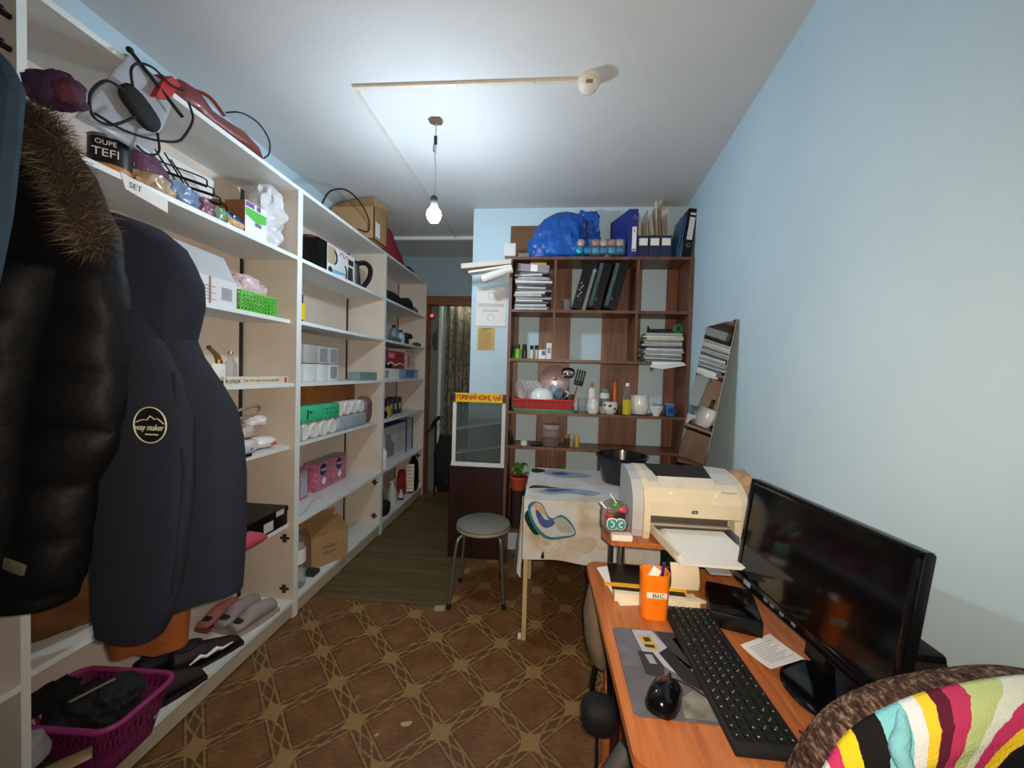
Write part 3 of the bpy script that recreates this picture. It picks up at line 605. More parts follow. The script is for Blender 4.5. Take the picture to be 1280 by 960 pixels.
for f0, f1 in ((0, .16), (.42, .52), (.74, 1)):
    bb.loft([[Vector((*bot[i], .002)).lerp(Vector((*top[i], hh)), f) for i in range(n)] for f in (f0, f1)], False)
part('wall', bb, mgt, t, False, world=False)
part('rim', B().tube([(x, y, hh) for x, y in top], .009, 8, True), pm('#953570', .4, var=.04), t, world=False)
CL = [((-1.50, 1.135, .235), (.125, .08, .065), '#17181a', 'black woollen clothes filling the magenta basket'), ((-1.44, 1.16, .285), (.065, .06, .035), '#1f2224', 'dark grey knit hat on top of the basket of clothes'), ((-1.60, 1.08, .315), (.04, .075, .028), '#0f1116', 'black glove sticking out at the back of the magenta basket')]
for i, (p, s, c, lab) in enumerate(CL): solo('clothing', B().blob(p, s, 31+i, .3, 2.4, 4), pm(c, .95, var=.25, bump=.6, bscale=40), lab, 'clothing')
solo('wooden_stick', B().tube([(-1.53, 1.09, .30), (-1.445, 1.155, .335)], .004, 6), pm('#8f8a78', .6), 'thin pale stick lying across the clothes in the basket', 'stick')
solo('woolly_scarf', B().blob((-1.47, .955, .165), (.16, .048, .06), 41, .22, 2.2, 4, .98), pm('#2a171b', .95, var=.3, bump=.6, bscale=40), 'dark maroon scarf heaped before the magenta basket at the frame corner', 'scarf')
t = thing('plastic_jar', 'frosted white plastic jar lying tilted beside the magenta basket at the lower left', 'jar', (-1.485, .975, .235))
JT = dict(loc=(-1.485, .968, .235), rx=.3, ry=-.15)
part('body', B().at(**JT).lathe([(.0, 0), (.040, 0), (.046, .016), (.046, .062), (.030, .078)], n=20), M['frost'], t); part('neck', B().at(**JT).lathe([(.029, .078), (.029, .10), (.026, .103)], n=20), M['frost'], t)
solo('insole', B().at((-1.40, .955, .228), rz=.9).loft([[(-.08+.16*u, .03*(1-.3*abs(u-.6))*math.cos(a), .006*math.sin(a)) for a in [2*PI*i/12 for i in range(12)]] for u in (0, .1, .3, .6, .9, 1)]), pm('#a58e68', .8), 'tan insole lying on the maroon scarf', 'insole')
solo('lilac_cloth', B().blob((-1.56, .95, .245), (.03, .03, .025), 44, .2, 2, 3, .9), pm('#7a6788', .9), 'small lilac cloth beside the frosted jar', 'cloth')

# ================================================================== second unit
# 2.03 shelf
t = thing('kettle_box', 'white printed kettle box with a black end on the second shelving unit', 'box', (-1.55, 2.55, 2.03))
kx = -1.475
part('body', B().bx(-1.68, kx, 2.33, 2.78, 2.03, 2.245), pm('#dedfe2', .4, var=.02), t, False)
part('black_end', B().bx(-1.681, kx+.001, 2.328, 2.42, 2.029+.002, 2.247), M['black'], t, False)
part('picture_panel', B().bx(kx, kx+.001, 2.43, 2.52, 2.12, 2.235), pm('#b9a890', .5), t, False)
part('picture_handle', B().tube(arc((kx+.0015, 2.50, 2.17), .035, -1.2, 1.5, 10, (0, 1, 0), (0, 0, 1.3)), .006, 5), M['black'], t)
part('picture_spot', B().at((kx+.001, 2.46, 2.075), ry=PI/2).lathe([(.026, 0), (.026, .001)], n=16), pm('#3a3432', .5), t)
part('red_script', B().tube(curve([(kx+.001, 2.57, 2.20), (kx+.001, 2.60, 2.23), (kx+.001, 2.63, 2.20), (kx+.001, 2.66, 2.225), (kx+.001, 2.68, 2.205)]), .003, 5), pm('#b05560', .5), t)
part('blue_band', B().prism([(kx+.0005, 2.49, 2.062), (kx+.0005, 2.66, 2.082), (kx+.0005, 2.66, 2.098), (kx+.0005, 2.49, 2.09)], (.001, 0, 0)), pm('#6fb3d6', .5), t, False)
part('picture_kettle', B().prism([(kx+.0008, 2.68, 2.06), (kx+.0008, 2.76, 2.06), (kx+.0008, 2.75, 2.16), (kx+.0008, 2.69, 2.16)], (.001, 0, 0)).bx(kx, kx+.002, 2.69, 2.76, 2.175, 2.215), pm('#3a3634', .4), t, False, stuff=True)
part('picture_handle', B().tube(arc((kx+.002, 2.63, 2.10), .05, -1.3, 1.3, 10, (0, .7, 0), (0, 0, 1)), .005, 5), M['black'], t)
t = thing('electric_kettle', 'steel kettle with a big black handle beside the white kettle box', 'kettle', (-1.51, 2.885, 2.03))
kc = Vector((-1.545, 2.865, 2.03))
part('body', B().lathe([(.07, 0), (.072, .02), (.066, .12), (.058, .19), (.052, .20)], kc, 24), M['steel'], t)
part('base', B().lathe([(.075, 0), (.075, .012), (.07, .016)], kc, 24), M['black'], t)
part('lid', B().lathe([(.052, .20), (.045, .222), (.012, .232), (.0, .24)], kc, 20), M['black'], t)
part('handle', B().tube(curve([kc+Vector((.03, .02, .205)), kc+Vector((.075, .065, .225)), kc+Vector((.105, .095, .19)), kc+Vector((.10, .09, .11)), kc+Vector((.07, .06, .04)), kc+Vector((.05, .04, .02))]), .019, 8), M['black'], t)
solo('cable_coil', B().tube(curve([(-1.44, 2.97, 2.036), (-1.42, 3.03, 2.036), (-1.46, 3.06, 2.036), (-1.49, 3.0, 2.036)], 6, True), .006, 6), pm('#9a9a9c', .5), 'small grey cable coil on the shelf at the foot of the kettle', 'cable')
solo('dark_bowl_stack', B().lathe([(.03, 0), (.055, .04), (.06, .06)], (-1.64, 2.50, 2.2475), 18), pm('#4a2d1c', .6), 'small dark bowl on top of the kettle box', 'bowl')
# 1.68 shelf
t = thing('navy_packet', 'flat navy packet with a yellow patch leaning at the left end of the shelf', 'packet', (-1.45, 2.13, 1.68))
part('body', B().bx(-1.53, -1.452, 2.085, 2.15, 1.6805, 1.845, .002), M['navy'], t, False); part('yellow_patch', B().bx(-1.452, -1.4505, 2.128, 2.165, 1.70, 1.795), M['yellow'], t, False); part('white_print', B().bx(-1.452, -1.451, 2.10, 2.118, 1.70, 1.74).bx(-1.452, -1.451, 2.10, 2.118, 1.76, 1.82), M['paper'], t, False, stuff=True)
# 1.33 shelf: white napkin packs, two layers
k = 0
for z0, hgt in ((1.3305, .115), (1.4465, .12)):
    for y0, wy in ((2.09, .14), (2.235, .135), (2.375, .12), (2.50, .13)):
        if hgt == .12 and y0 > 2.6: continue
        t = thing('napkin_pack', ('lower' if k < 4 else 'upper')+' row clear-wrapped white napkin pack, '+('first', 'second', 'third', 'fourth')[k % 4]+' from the left', 'napkins', (-1.58, y0+wy/2, z0), group='napkin packs on the second unit')
        part('stack', B().bx(-1.69, -1.50, y0, y0+wy-.004, z0, z0+hgt-.004, .004), pm('#dcdfe2', .5, trans=.1) if k < 4 else pm('#c9c8c6', .3, trans=.25), t)
        if k % 4 >= 2 and k >= 4 or k == 3: part('label', B().bx(-1.50, -1.4985, y0+.025, y0+.105, z0+.015, z0+.10), pm('#8a8e99', .6, var=.3, scale=120), t, False)
        if k % 4 == 0: part('sticker', B().at((-1.50, y0+.06, z0+.05), ry=PI/2).lathe([(.009, 0), (.009, .001)], n=12), M['ink'], t)
        k += 1
t = thing('teal_packet', 'grey-green checkered sachet box lying at the right of the napkin packs', 'packet', (-1.46, 2.96, 1.33))
part('body', B().bx(-1.53, -1.432, 2.80, 3.10, 1.3305, 1.395, .002), pm('#7d9692', .5), t, False)
bb = B()
for i in range(18):
    for j in range(4): bb.bx(-1.432, -1.4312, 2.807+.0164*i, 2.818+.0164*i, 1.336+.0145*j, 1.345+.0145*j)
part('checks', bb, pm('#5f7d7c', .5), t, False, stuff=True)
# .98 shelf: toilet paper
gr = pm('#3fbf8a', .25, var=.1, bump=.3, bscale=25, coat=.3, alpha=1)
def tp(y0, z0, n, glen, label, lay=1, film=gr, rad=.05, xf=-1.43):
    t = thing('toilet_paper_pack', label, 'toilet paper', (xf-.06, y0+n*rad, z0), group='toilet paper packs')
    for i in range(n):
        c = (xf, y0+rad+2*rad*i, z0+rad)
        r = part('roll', B().at(c, ry=-PI/2).lathe([(.02, .004), (.044, .0), (.049, .006), (.049, .10), (.044, .105), (.0, .105)], n=20), pm('#dcdedb', .8, var=.04, bump=.2), t)
        part('core', B().at((c[0]-.0045, c[1], c[2]), ry=-PI/2).lathe([(.02, 0), (.016, .001), (.016, .05)], n=14, cap=False), pm('#a8a49a', .8), r)
    part('film', B().bx(xf-.108, xf+.004, y0-.003, y0+glen, z0+.0005, z0+2*rad+.003, .018, 3), film, t)
    return t
t = tp(2.10, .9805, 4, .03, 'lower clear toilet paper pack at the left end with bulging white rolls', film=pm('#bfe3d3', .25, trans=.5, alpha=.7, var=.05))
t = tp(2.09, 1.083, 8, .44, 'upper toilet paper pack in a green printed wrap')
bb = B()
for y, z, s in ((2.19, 1.14, 1), (2.36, 1.15, .6), (2.40, 1.15, .6), (2.44, 1.15, .6), (2.36, 1.125, .6), (2.40, 1.12, .6), (2.47, 1.115, .8)): bb.bx(-1.4262, -1.4252, y, y+.02*s, z, z+.014*s)
bb.prism([(-1.4262, 2.165, 1.165), (-1.4262, 2.18, 1.165), (-1.4262, 2.172, 1.105), (-1.4262, 2.158, 1.115)], (.001, 0, 0))
part('print', bb, pm('#114a3a', .5), t, False, stuff=True)
tp(2.515, .9805, 4, .405, 'lower pale blue toilet paper pack under the right half of the green one', film=pm('#b9cfe3', .2, trans=.35, alpha=.75, var=.1))
solo('orange_brown_box', B().bx(-1.69, -1.56, 2.42, 2.98, .9805, 1.30, .003), pm('#9a6230', .5, var=.2), 'orange brown box standing behind the toilet paper', 'box')
solo('floral_pack', B().blob((-1.49, 2.995, 1.09), (.06, .065, .108), 51, .08, 2, 4, 1.0), pm('#6b5058', .4, var=.7, scale=38), 'dark floral soft pack standing at the right end of the toilet paper shelf', 'packet')
# .54 shelf: tissue packs
def tissue(y0, y1, label, xf=-1.60, lab2=True):
    t = thing('tissue_pack', label, 'tissues', (xf-.05, (y0+y1)/2, .54), group='pink tissue packs')
    part('body', B().bx(xf-.10, xf, y0, y1, .5405, .735, .006), pm('#c56a86', .4, var=.55, scale=45), t)
    part('top_film', B().bx(xf-.098, xf-.002, y0+.002, y1-.002, .735, .745, .004), pm('#8d7f83', .3), t)
    if lab2:
        part('oval_label', B().at((xf, (y0+y1)/2-.01, .685), ry=PI/2).lathe([(.0, .0015), (.038, .0015), (.044, 0)], n=20), pm('#25294f', .4), t)
        text('lettering', 'Ника', .028, (xf+.002, (y0+y1)/2-.01, .685), (0, 1, 0), (0, 0, 1), M['paper'], t, ext=.0004)
        part('white_flower', B().at((xf, (y0+y1)/2+.0, .60), ry=PI/2).lathe([(.0, .001), (.022, .001), (.026, 0)], n=8), M['paper'], t)
    else: part('side_label', B().bx(xf, xf+.001, y0+.055, y1-.012, .56, .725), pm('#aab0c4', .5, var=.2, scale=90), t, False)
    return t
tissue(2.31, 2.445, 'pink tissue pack at the left end of the tissue shelf, next to the divider', lab2=False)
tissue(2.53, 2.735, 'first pink tissue pack with an oval navy label, left of its pair'); tissue(2.74, 2.945, 'second pink tissue pack with an oval navy label, right of its pair')
solo('thread', B().tube(curve([(-1.44, 2.12, .5415), (-1.46, 2.22, .5415), (-1.50, 2.32, .543), (-1.53, 2.42, .5415), (-1.49, 2.44, .5415)]), .0012, 5), M['ink'], 'thin dark thread lying on the bare shelf before the tissue packs', 'thread')
# bottom shelf: carton, bottle
t = thing('cardboard_carton', 'brown cardboard carton with printed letters at the foot of the second unit', 'box', (-1.425, 2.43, .1055), math.radians(62))
part('body', B().bx(-.13, .13, -.0, .2, 0, .205), M['card'], t, False, world=False)
part('flap', B().prism([(-.13, .0, .205), (.13, .0, .205), (.125, .10, .275), (-.12, .10, .29)], (0, .004, .003)), M['carddark'], t, False, world=False)
part('flap', B().prism([(-.13, .2, .205), (.13, .2, .205), (.13, .16, .31), (-.13, .16, .31)], (0, .004, .0)), M['card'], t, False, world=False)
rx_ = (math.cos(math.radians(62)), math.sin(math.radians(62)), 0); nn = Vector((rx_[1], -rx_[0], 0))
oc = Vector((-1.425, 2.43, .2255))+nn*.0008
text('lettering', 'Gülbar', .038, oc, rx_, (0, 0, 1), M['ink'], t, ext=.0003, width=.11)
part('print_line', B().bx(-.05, .04, -.001, 0, .085, .089), M['ink'], t, False, world=False); part('print_line', B().bx(-.045, .035, -.001, 0, .076, .079), M['ink'], t, False, world=False)
t = thing('water_bottle', 'large clear plastic bottle behind the divider on the bottom shelf', 'bottle', (-1.485, 2.135, .1055))
wc = Vector((-1.485, 2.135, .1055))
part('body', B().lathe([(.0, 0), (.06, 0), (.068, .012), (.068, .12), (.062, .13), (.068, .14), (.066, .24), (.045, .31), (.022, .345), (.02, .37)], wc, 24, False), M['clear'], t)
part('label', B().lathe([(.0685, .15), (.0675, .235)], wc, 24, False), M['paper'], t); part('cap', B().lathe([(.023, .345), (.023, .375), (.0, .377)], wc, 16), pm('#2e1d4a', .4), t)
part('handle', B().tube(arc(wc+Vector((0, 0, .355)), .035, .2, 2.6, 8, (.5, .8, 0), (0, 0, 1)), .004, 5), pm('#2e1d4a', .4), t)
solo('dark_tray', B().bx(-1.50, -1.425, 2.245, 2.315, .1055, .132, .003), pm('#26302c', .5), 'small dark green tray lying beside the clear bottle', 'tray')

# ================================================================== third unit
b = B(); b.loft([[(-1.47+.06*w*math.cos(a), y, 2.0305+max(0, h*(.5+.5*math.sin(a)))) for a in [2*PI*i/14 for i in range(14)]] for y, w, h in ((3.22, .5, .05), (3.30, 1, .10), (3.45, 1, .11), (3.6, .9, .09), (3.7, 1.1, .10), (3.82, 1.1, .13), (3.9, .8, .10))])
solo('black_bag', b, M['blackmat'], 'black soft bag with a round end hanging over the top shelf of the farthest unit', 'bag')
solo('cap', B().lathe([(.075, 0), (.075, .02), (.06, .055), (.03, .075), (0, .08)], (-1.50, 4.06, 2.0305), 18).prism([(-1.50, 4.06, 2.0305), (-1.44, 4.0, 2.0305), (-1.405, 4.05, 2.0305), (-1.43, 4.12, 2.0305)], (0, 0, .008)), pm('#5d4c4a', .8), 'dull brown cap at the right end of the top shelf of the farthest unit', 'cap')
IT3 = [('lime_spray', 'bright green spray bottle on the second shelf of the farthest unit', (-1.49, 3.30, 1.68), .035, .17, '#4fa84a', '#0f1012'), ('grey_flask', 'steel blue flask with a black top in the middle of the farthest unit', (-1.46, 3.50, 1.68), .04, .165, '#6d8694', '#14181c'),
       ('clear_jug', 'pale blue clear bottle beside the steel blue flask', (-1.44, 3.62, 1.68), .04, .13, '#9db6c2', '#1d262c')]
for nm, lab, p, r, h, c, cc in IT3:
    t = thing(nm, lab, 'bottle', p)
    part('body', B().lathe([(r*.9, 0), (r, .01), (r, h*.65), (r*.45, h*.8)], p, 16), pm(c, .3, var=.1), t); part('cap', B().lathe([(r*.45, h*.8), (r*.45, h*.98), (0, h)], p, 12), pm(cc, .5), t)
    if nm == 'lime_spray': part('trigger', B().bx(p[0]-.012, p[0]+.012, p[1]-.03, p[1]+.05, p[2]+h, p[2]+h+.03, .004), M['black'], t)
solo('teal_folded_cloth', B().blob((-1.42, 3.42, 1.70), (.02, .16, .022), 61, .2, 2, 3, .9), pm('#4a6b6a', .8), 'teal grey folded cloth along the shelf edge before the flasks', 'cloth')
t = thing('power_drill', 'small black power tool lying near the right end of the second shelf', 'tool', (-1.46, 3.87, 1.68))
part('body', B().bx(-1.49, -1.43, 3.78, 3.93, 1.745, 1.80, .015), M['black'], t); part('grip', B().at((-1.46, 3.83, 1.68), rx=.15).bx(-.02, .02, -.02, .025, 0, .08, .008), M['blackmat'], t); part('nose', B().tube([(-1.46, 3.93, 1.772), (-1.46, 3.99, 1.772)], .012, 8), M['greymetal'], t)
solo('grey_pouch', B().blob((-1.44, 4.08, 1.70), (.035, .07, .024), 63, .25, 2, 3, .9), pm('#4a4d4e', .8), 'dark grey pouch beside the small black power tool', 'pouch')
# 1.33 shelf
t = thing('white_flat_box', 'flat white carton, lowest of the small stack in the farthest unit', 'box', (-1.53, 3.42, 1.33)); part('body', B().bx(-1.66, -1.45, 3.20, 3.62, 1.3305, 1.43), M['paper'], t, False); part('print', B().bx(-1.45, -1.449, 3.24, 3.38, 1.345, 1.415), M['inkl'], t, False)
t = thing('blue_flat_box', 'flat pale blue carton beside the flat white one', 'box', (-1.53, 3.9, 1.33)); part('body', B().bx(-1.66, -1.45, 3.63, 4.18, 1.3305, 1.43), pm('#9aa9b8', .5), t, False); part('blue_panel', B().bx(-1.45, -1.449, 3.80, 4.05, 1.345, 1.42), pm('#4a7fc0', .5), t, False)
t = thing('red_box', 'red carton with white wavy print stacked on the flat white carton', 'box', (-1.56, 3.6, 1.4305)); part('body', B().bx(-1.66, -1.48, 3.32, 3.84, 1.4305, 1.60), pm('#a3283a', .4), t, False); part('print', B().tube(curve([(-1.479, 3.42, 1.47), (-1.479, 3.5, 1.49), (-1.479, 3.6, 1.465), (-1.479, 3.7, 1.485), (-1.479, 3.8, 1.47)]), .008, 5), M['paper'], t); part('dark_band', B().bx(-1.48, -1.479, 3.325, 3.52, 1.435, 1.475), M['black'], t, False); part('print_patch', B().bx(-1.48, -1.479, 3.44, 3.58, 1.53, 1.58), pm('#d98a92', .5), t, False)
t = thing('pink_white_box', 'white carton with faint red letters standing beside the red one', 'box', (-1.56, 3.97, 1.4305)); part('body', B().bx(-1.66, -1.48, 3.85, 4.15, 1.4305, 1.64), pm('#d8c9c6', .5), t, False); part('print', B().bx(-1.48, -1.479, 3.92, 3.96, 1.45, 1.58).bx(-1.48, -1.479, 3.98, 4.0, 1.48, 1.58), pm('#c0616a', .5), t, False, stuff=True)
# .98 shelf
solo('black_pot', B().lathe([(.05, 0), (.06, .03), (.055, .06), (.02, .07)], (-1.49, 3.32, .9805), 16), M['black'], 'small black pot at the left of the tea tin in the farthest unit', 'pot')
t = thing('yellow_figurine', 'small yellow and dark ornament beside the black pot', 'ornament', (-1.49, 3.47, .9805)); part('body', B().lathe([(.035, 0), (.04, .04), (.03, .08), (.02, .10)], (-1.49, 3.47, .9805), 14), pm('#9a7a2a', .5), t); part('top', B().blob((-1.49, 3.47, 1.105), (.022, .022, .025), 2, .1, 2, 2), pm('#3a3026', .6), t)
for i, (y, h) in enumerate(((3.58, .16), (3.68, .17), (3.79, .165))):
    t = thing('dark_tin', ('first', 'second', 'third')[i]+' dark lettered tin from the left behind the yellow ornament', 'tin', (-1.54, y, .9805), group='dark tins in the farthest unit')
    part('body', B().bx(-1.58, -1.50, y-.045, y+.045, .9805, .9805+h, .004), pm('#26201c', .4), t); part('label', B().bx(-1.50, -1.499, y-.025, y+.015, 1.03, 1.09), M['paperg'], t, False)
# .54 shelf: white boxes with blue edges and a bottle
t = thing('appliance_box', 'white appliance box with a blue edge and grey jug picture in the farthest unit', 'box', (-1.56, 3.62, .54))
part('body', B().bx(-1.69, -1.50, 3.30, 4.0, .5405, .885), pm('#cfd2d8', .5), t, False); part('blue_edge', B().bx(-1.50, -1.498, 3.96, 4.0, .5405, .885).bx(-1.691, -1.499, 3.30, 4.0, .875, .887), pm('#2f4f80', .5), t, False, stuff=True)
part('jug_picture', B().prism([(-1.499, 3.42, .58), (-1.499, 3.66, .58), (-1.499, 3.66, .69), (-1.499, 3.58, .745), (-1.499, 3.57, .80), (-1.499, 3.46, .80)], (.001, 0, 0)), pm('#8a8f96', .5), t, False)
bb = B()
for k in range(7): bb.bx(-1.50, -1.499, 3.75, 3.92-.03*(k % 3), .60+.037*k, .606+.037*k)
part('print', bb, M['inkl'], t, False, stuff=True)
t = thing('appliance_box', 'second appliance box with a blue edge, standing right of the first', 'box', (-1.58, 4.1, .54)); part('body', B().bx(-1.69, -1.505, 4.005, 4.20, .5405, .89), pm('#b9c4d2', .5), t, False); part('blue_edge', B().bx(-1.505, -1.503, 4.16, 4.20, .5405, .89), pm('#2f4f80', .5), t, False)
t = thing('white_bottle', 'small white bottle before the jug picture of the appliance box', 'bottle', (-1.435, 3.27, .5405)); part('body', B().lathe([(.028, 0), (.03, .01), (.03, .15), (.015, .17)], (-1.435, 3.27, .5405), 16), M['white'], t); part('cap', B().lathe([(.014, .17), (.014, .19), (0, .192)], (-1.435, 3.27, .5405), 12), M['white'], t)
# bottom of the farthest unit
t = thing('cleaner_bottle', 'dark blue cleaner bottle at the foot of the farthest unit', 'bottle', (-1.52, 3.36, .1055)); part('body', B().lathe([(.05, 0), (.055, .02), (.05, .2), (.02, .26)], (-1.52, 3.36, .1055), 16), pm('#1b3a66', .35), t); part('cap', B().lathe([(.02, .26), (.02, .3), (0, .302)], (-1.52, 3.36, .1055), 12), M['black'], t)
solo('black_sack', B().blob((-1.44, 3.32, .165), (.04, .09, .065), 71, .15, 2, 3, .9), M['blackmat'], 'black sack lying before the dark blue cleaner bottle', 'sack')
t = thing('spray_cleaner', 'white spray bottle at the foot of the farthest unit', 'bottle', (-1.485, 3.60, .1055)); part('body', B().lathe([(.045, 0), (.047, .02), (.044, .12), (.018, .21)], (-1.485, 3.60, .1055), 16), pm('#b9bcc0', .4), t); part('trigger', B().bx(-1.50, -1.47, 3.57, 3.65, .315, .345, .006), M['paperg'], t); part('neck', B().lathe([(.016, .205), (.016, .215)], (-1.485, 3.6, .1055), 10), M['white'], t)
t = thing('small_bottle', 'little white bottle with a purple base before the red cloth', 'bottle', (-1.455, 3.75, .1055)); part('body', B().lathe([(.028, 0), (.03, .04), (.014, .075)], (-1.455, 3.75, .1055), 14), M['paperg'], t); part('cap', B().lathe([(.012, .075), (.012, .1), (0, .102)], (-1.455, 3.75, .1055), 10), M['paperg'], t); part('base_ring', B().lathe([(.0305, .0), (.0305, .025)], (-1.455, 3.75, .1055), 14, False), M['purple'], t)
solo('red_rag', B().blob((-1.49, 3.86, .245), (.035, .07, .14), 73, .22, 2.2, 4, 1), pm('#8f1d1d', .8, var=.2), 'bright red rag hanging at the foot of the farthest unit', 'cloth')
t = thing('shiny_parcel', 'black bag with a bright shiny ribbed panel standing at the foot of the farthest unit', 'bag', (-1.44, 4.06, .1055))
b = B(); b.loft([[(-1.44+.045*w*math.cos(a), 4.06+.13*w*math.sin(a), z) for a in [2*PI*i/16 for i in range(16)]] for z, w in ((.106, .8), (.15, 1), (.32, 1), (.42, .8), (.48, .35), (.52, .12))])
part('body', b, M['black'], t)
for k in range(8): part('reflective_band', B().at((-1.425, 3.925, .135+.037*k), rz=.12).bx(-.045, .04, -.006, .004, 0, .032, .002), pm('#f2efdc', .25, .2, var=.02), t)
# things just beyond the far unit
t = thing('night_light', 'small glowing red indicator lamp at the doorway head', 'indicator lamp', (-1.33, 4.245, 2.02))
part('lens', B().blob((-1.335, 4.262, 2.045), (.018, .008, .018), 1, 0, 1, 2), pm('#ff2a3a', .3, var=0, emit=4), t); part('housing', B().at((-1.335, 4.31, 2.045), rx=PI/2).lathe([(.022, 0), (.022, .045)], n=14), pm('#3b1016', .5), t)
b = B(); b.grid(lambda u, v: (-1.275+.50*u, 4.62+.025*math.sin(u*34)+.01*math.sin(u*13+v*2), 2.27-2.26*v), 70, 6)
q = NB('curtain_print'); g = q.noise(4, 6, stretch=(9, 9, 1.2)); g2 = q.noise(18, 3)
cm = q.fin(q.mix(q.math('GREATER_THAN', g2, .56), q.ramp(g, [(.3, '#4d4a3c'), (.5, '#77715c'), (.7, '#98927a')]), lin('#565a4c')), .85)
o = solo('curtain', b, cm, 'grey brown patterned curtain hanging in the doorway', 'curtain'); sd = o.modifiers.new('thickness', 'SOLIDIFY'); sd.thickness = .003
solo('curtain_rod', B().tube([(-1.73, 4.62, 2.268), (-.10, 4.62, 2.268)], .009, 8), M['greymetal'], 'thin rod the doorway curtain hangs from', 'rod')
solo('white_door_edge', B().bx(-1.292, -1.258, 4.41, 4.45, 0, 2.30), pm('#c9d6d4', .5), 'pale edge of the open door standing beside the curtain', 'door')
t = thing('coat_hook', 'dark hook with a small hanging bag on the wall left of the pale door edge', 'hook', (-1.32, 4.42, 1.70))
part('bag', B().blob((-1.325, 4.375, 1.77), (.03, .02, .1), 77, .25, 2, 3), pm('#3f3f30', .8), t); part('hook', B().tube(curve([(-1.40, 4.43, 1.80), (-1.37, 4.40, 1.79), (-1.345, 4.39, 1.83), (-1.30, 4.39, 1.90)]), .006, 6), M['black'], t)
solo('side_door_panel', B().bx(-1.45, -1.292, 4.402, 4.43, 0, 2.25), pm('#6f726c', .8), 'dull grey panel beside the pale door edge in the doorway', 'panel')
solo('black_rubbish_bag', B().blob((-1.10, 4.15, .40), (.13, .10, .32), 81, .2, 2, 4, 1.0), M['blackmat'], 'full black bag standing on the passage floor before the curtain', 'bag')
t = thing('metal_tap', 'shiny tap-like fitting above the black bag at the doorway', 'fitting', (-1.22, 4.2, .70)); part('body', B().tube(curve([(-1.30, 4.24, .78), (-1.25, 4.22, .86), (-1.20, 4.22, .90), (-1.165, 4.22, .86)]), .022, 8), pm('#3a3a38', .3, .7), t); part('arm', B().tube([(-1.37, 4.25, .70), (-1.27, 4.23, .80)], .008, 6), M['black'], t); part('stand', B().tube([(-1.25, 4.23, .84), (-1.25, 4.24, .0)], .012, 8), M['black'], t)
solo('white_post', B().bx(-.965, -.935, 4.12, 4.15, .003, .55), pm('#8d8f88', .6), 'short pale post beside the black bag', 'post')

# ================================================================== coats hanging in front of the first unit
def garment(levels, yfront, ythick, n=28, wob=.012, seed=0, q=None):
    rings = []
    for z, xl, xr, yc in levels:
        cx, hw = (xl+xr)/2, (xr-xl)/2; ring = []
        for i in range(n):
            a = 2*PI*i/n; ca, sa = math.cos(a), math.sin(a)
            x = cx+hw*math.copysign(abs(ca)**.8, ca); y = yc+ythick/2*math.copysign(abs(sa)**.8, sa)
            d = noise.noise(Vector((x*9, seed, z*2.2)))*wob*1.4
            if q: d += q(z, x)
            ring.append((x, y-(d if sa < 0 else -d*.3), z))
        rings.append(ring)
    return rings
def interp(lv, k):
    out = []
    for a, b_ in zip(lv, lv[1:]):
        for i in range(k): out.append(tuple(a[j]+(b_[j]-a[j])*i/k for j in range(4)))
    return out+[lv[-1]]
navyc = pm('#141a2a', .9, var=.2, scale=200, bump=.3, bscale=240)
t = thing('softshell_coat', 'long navy coat with a round white badge hanging before the left shelving', 'coat', (-1.03, .97, .76))
lv = [(1.815, -1.20, -1.15, .99), (1.79, -1.22, -1.10, .98), (1.745, -1.24, -1.03, .975), (1.70, -1.25, -.995, .97), (1.64, -1.25, -.965, .97), (1.58, -1.25, -.962, .97), (1.53, -1.25, -.975, .97), (1.485, -1.25, -.987, .97), (1.44, -1.25, -.965, .97), (1.36, -1.25, -.90, .97), (1.30, -1.25, -.86, .97), (1.22, -1.25, -.84, .97), (1.12, -1.25, -.830, .97), (.95, -1.25, -.828, .97), (.86, -1.24, -.828, .965), (.80, -1.22, -.828, .96)]
rings = garment(interp(lv, 3), 0, .15, 32, .014, 1)
# the hem runs down towards the left
r = rings[-1]; rings.append([(x, y, .812-.075*min(1, (-.828-x)/.22)) for x, y, z in r])
part('body', B().loft(rings), navyc, t)
lv = [(1.56, -1.22, -1.05, .905), (1.40, -1.215, -.94, .89), (1.27, -1.20, -.888, .885), (1.1, -1.18, -.886, .883), (.95, -1.165, -.905, .883), (.84, -1.155, -.925, .883), (.79, -1.15, -.935, .883), (.75, -1.148, -.958, .883), (.715, -1.145, -.98, .885)]
part('sleeve', B().loft(garment(interp(lv, 3), 0, .075, 24, .010, 3)), navyc, t)
part('seam', B().tube([(-.935, .878, 1.40), (-.893, .868, 1.15), (-.925, .868, .84)], .004, 5), pm('#0c101a', .9), t)
bm_ = pm('#b9bba4', .6, var=.05); BX, BY, BZ = -.951, .839, 1.27; rt = Vector((1, .05, 0)); upv = Vector((0, 0, 1))
bd = part('badge', B().at((BX, BY-.001, BZ), rx=PI/2).lathe([(.0, .001), (.044, .001), (.044, 0)], n=32), pm('#0a0b0e', .6), t, label='round badge with a mountain and script')
part('badge_ring', B().tube(arc((BX, BY-.004, BZ), .043, 0, 2*PI, 40)[:-1], .0016, 5, True), bm_, bd)
part('mountain', B().tube([(BX-.038, BY-.004, BZ+.006), (BX-.018, BY-.004, BZ+.013), (BX-.008, BY-.004, BZ+.012), (BX, BY-.004, BZ+.022), (BX+.012, BY-.004, BZ+.014), (BX+.02, BY-.004, BZ+.016), (BX+.037, BY-.004, BZ+.004)], .0014, 5), bm_, bd)
text('lettering', 'way maker', .021, (BX, BY-.0065, BZ-.006), rt, upv, bm_, t, width=.072, shear=.25)
part('badge_line', B().bx(BX-.012, BX+.022, BY-.005, BY-.004, BZ-.024, BZ-.021), bm_, bd, False)
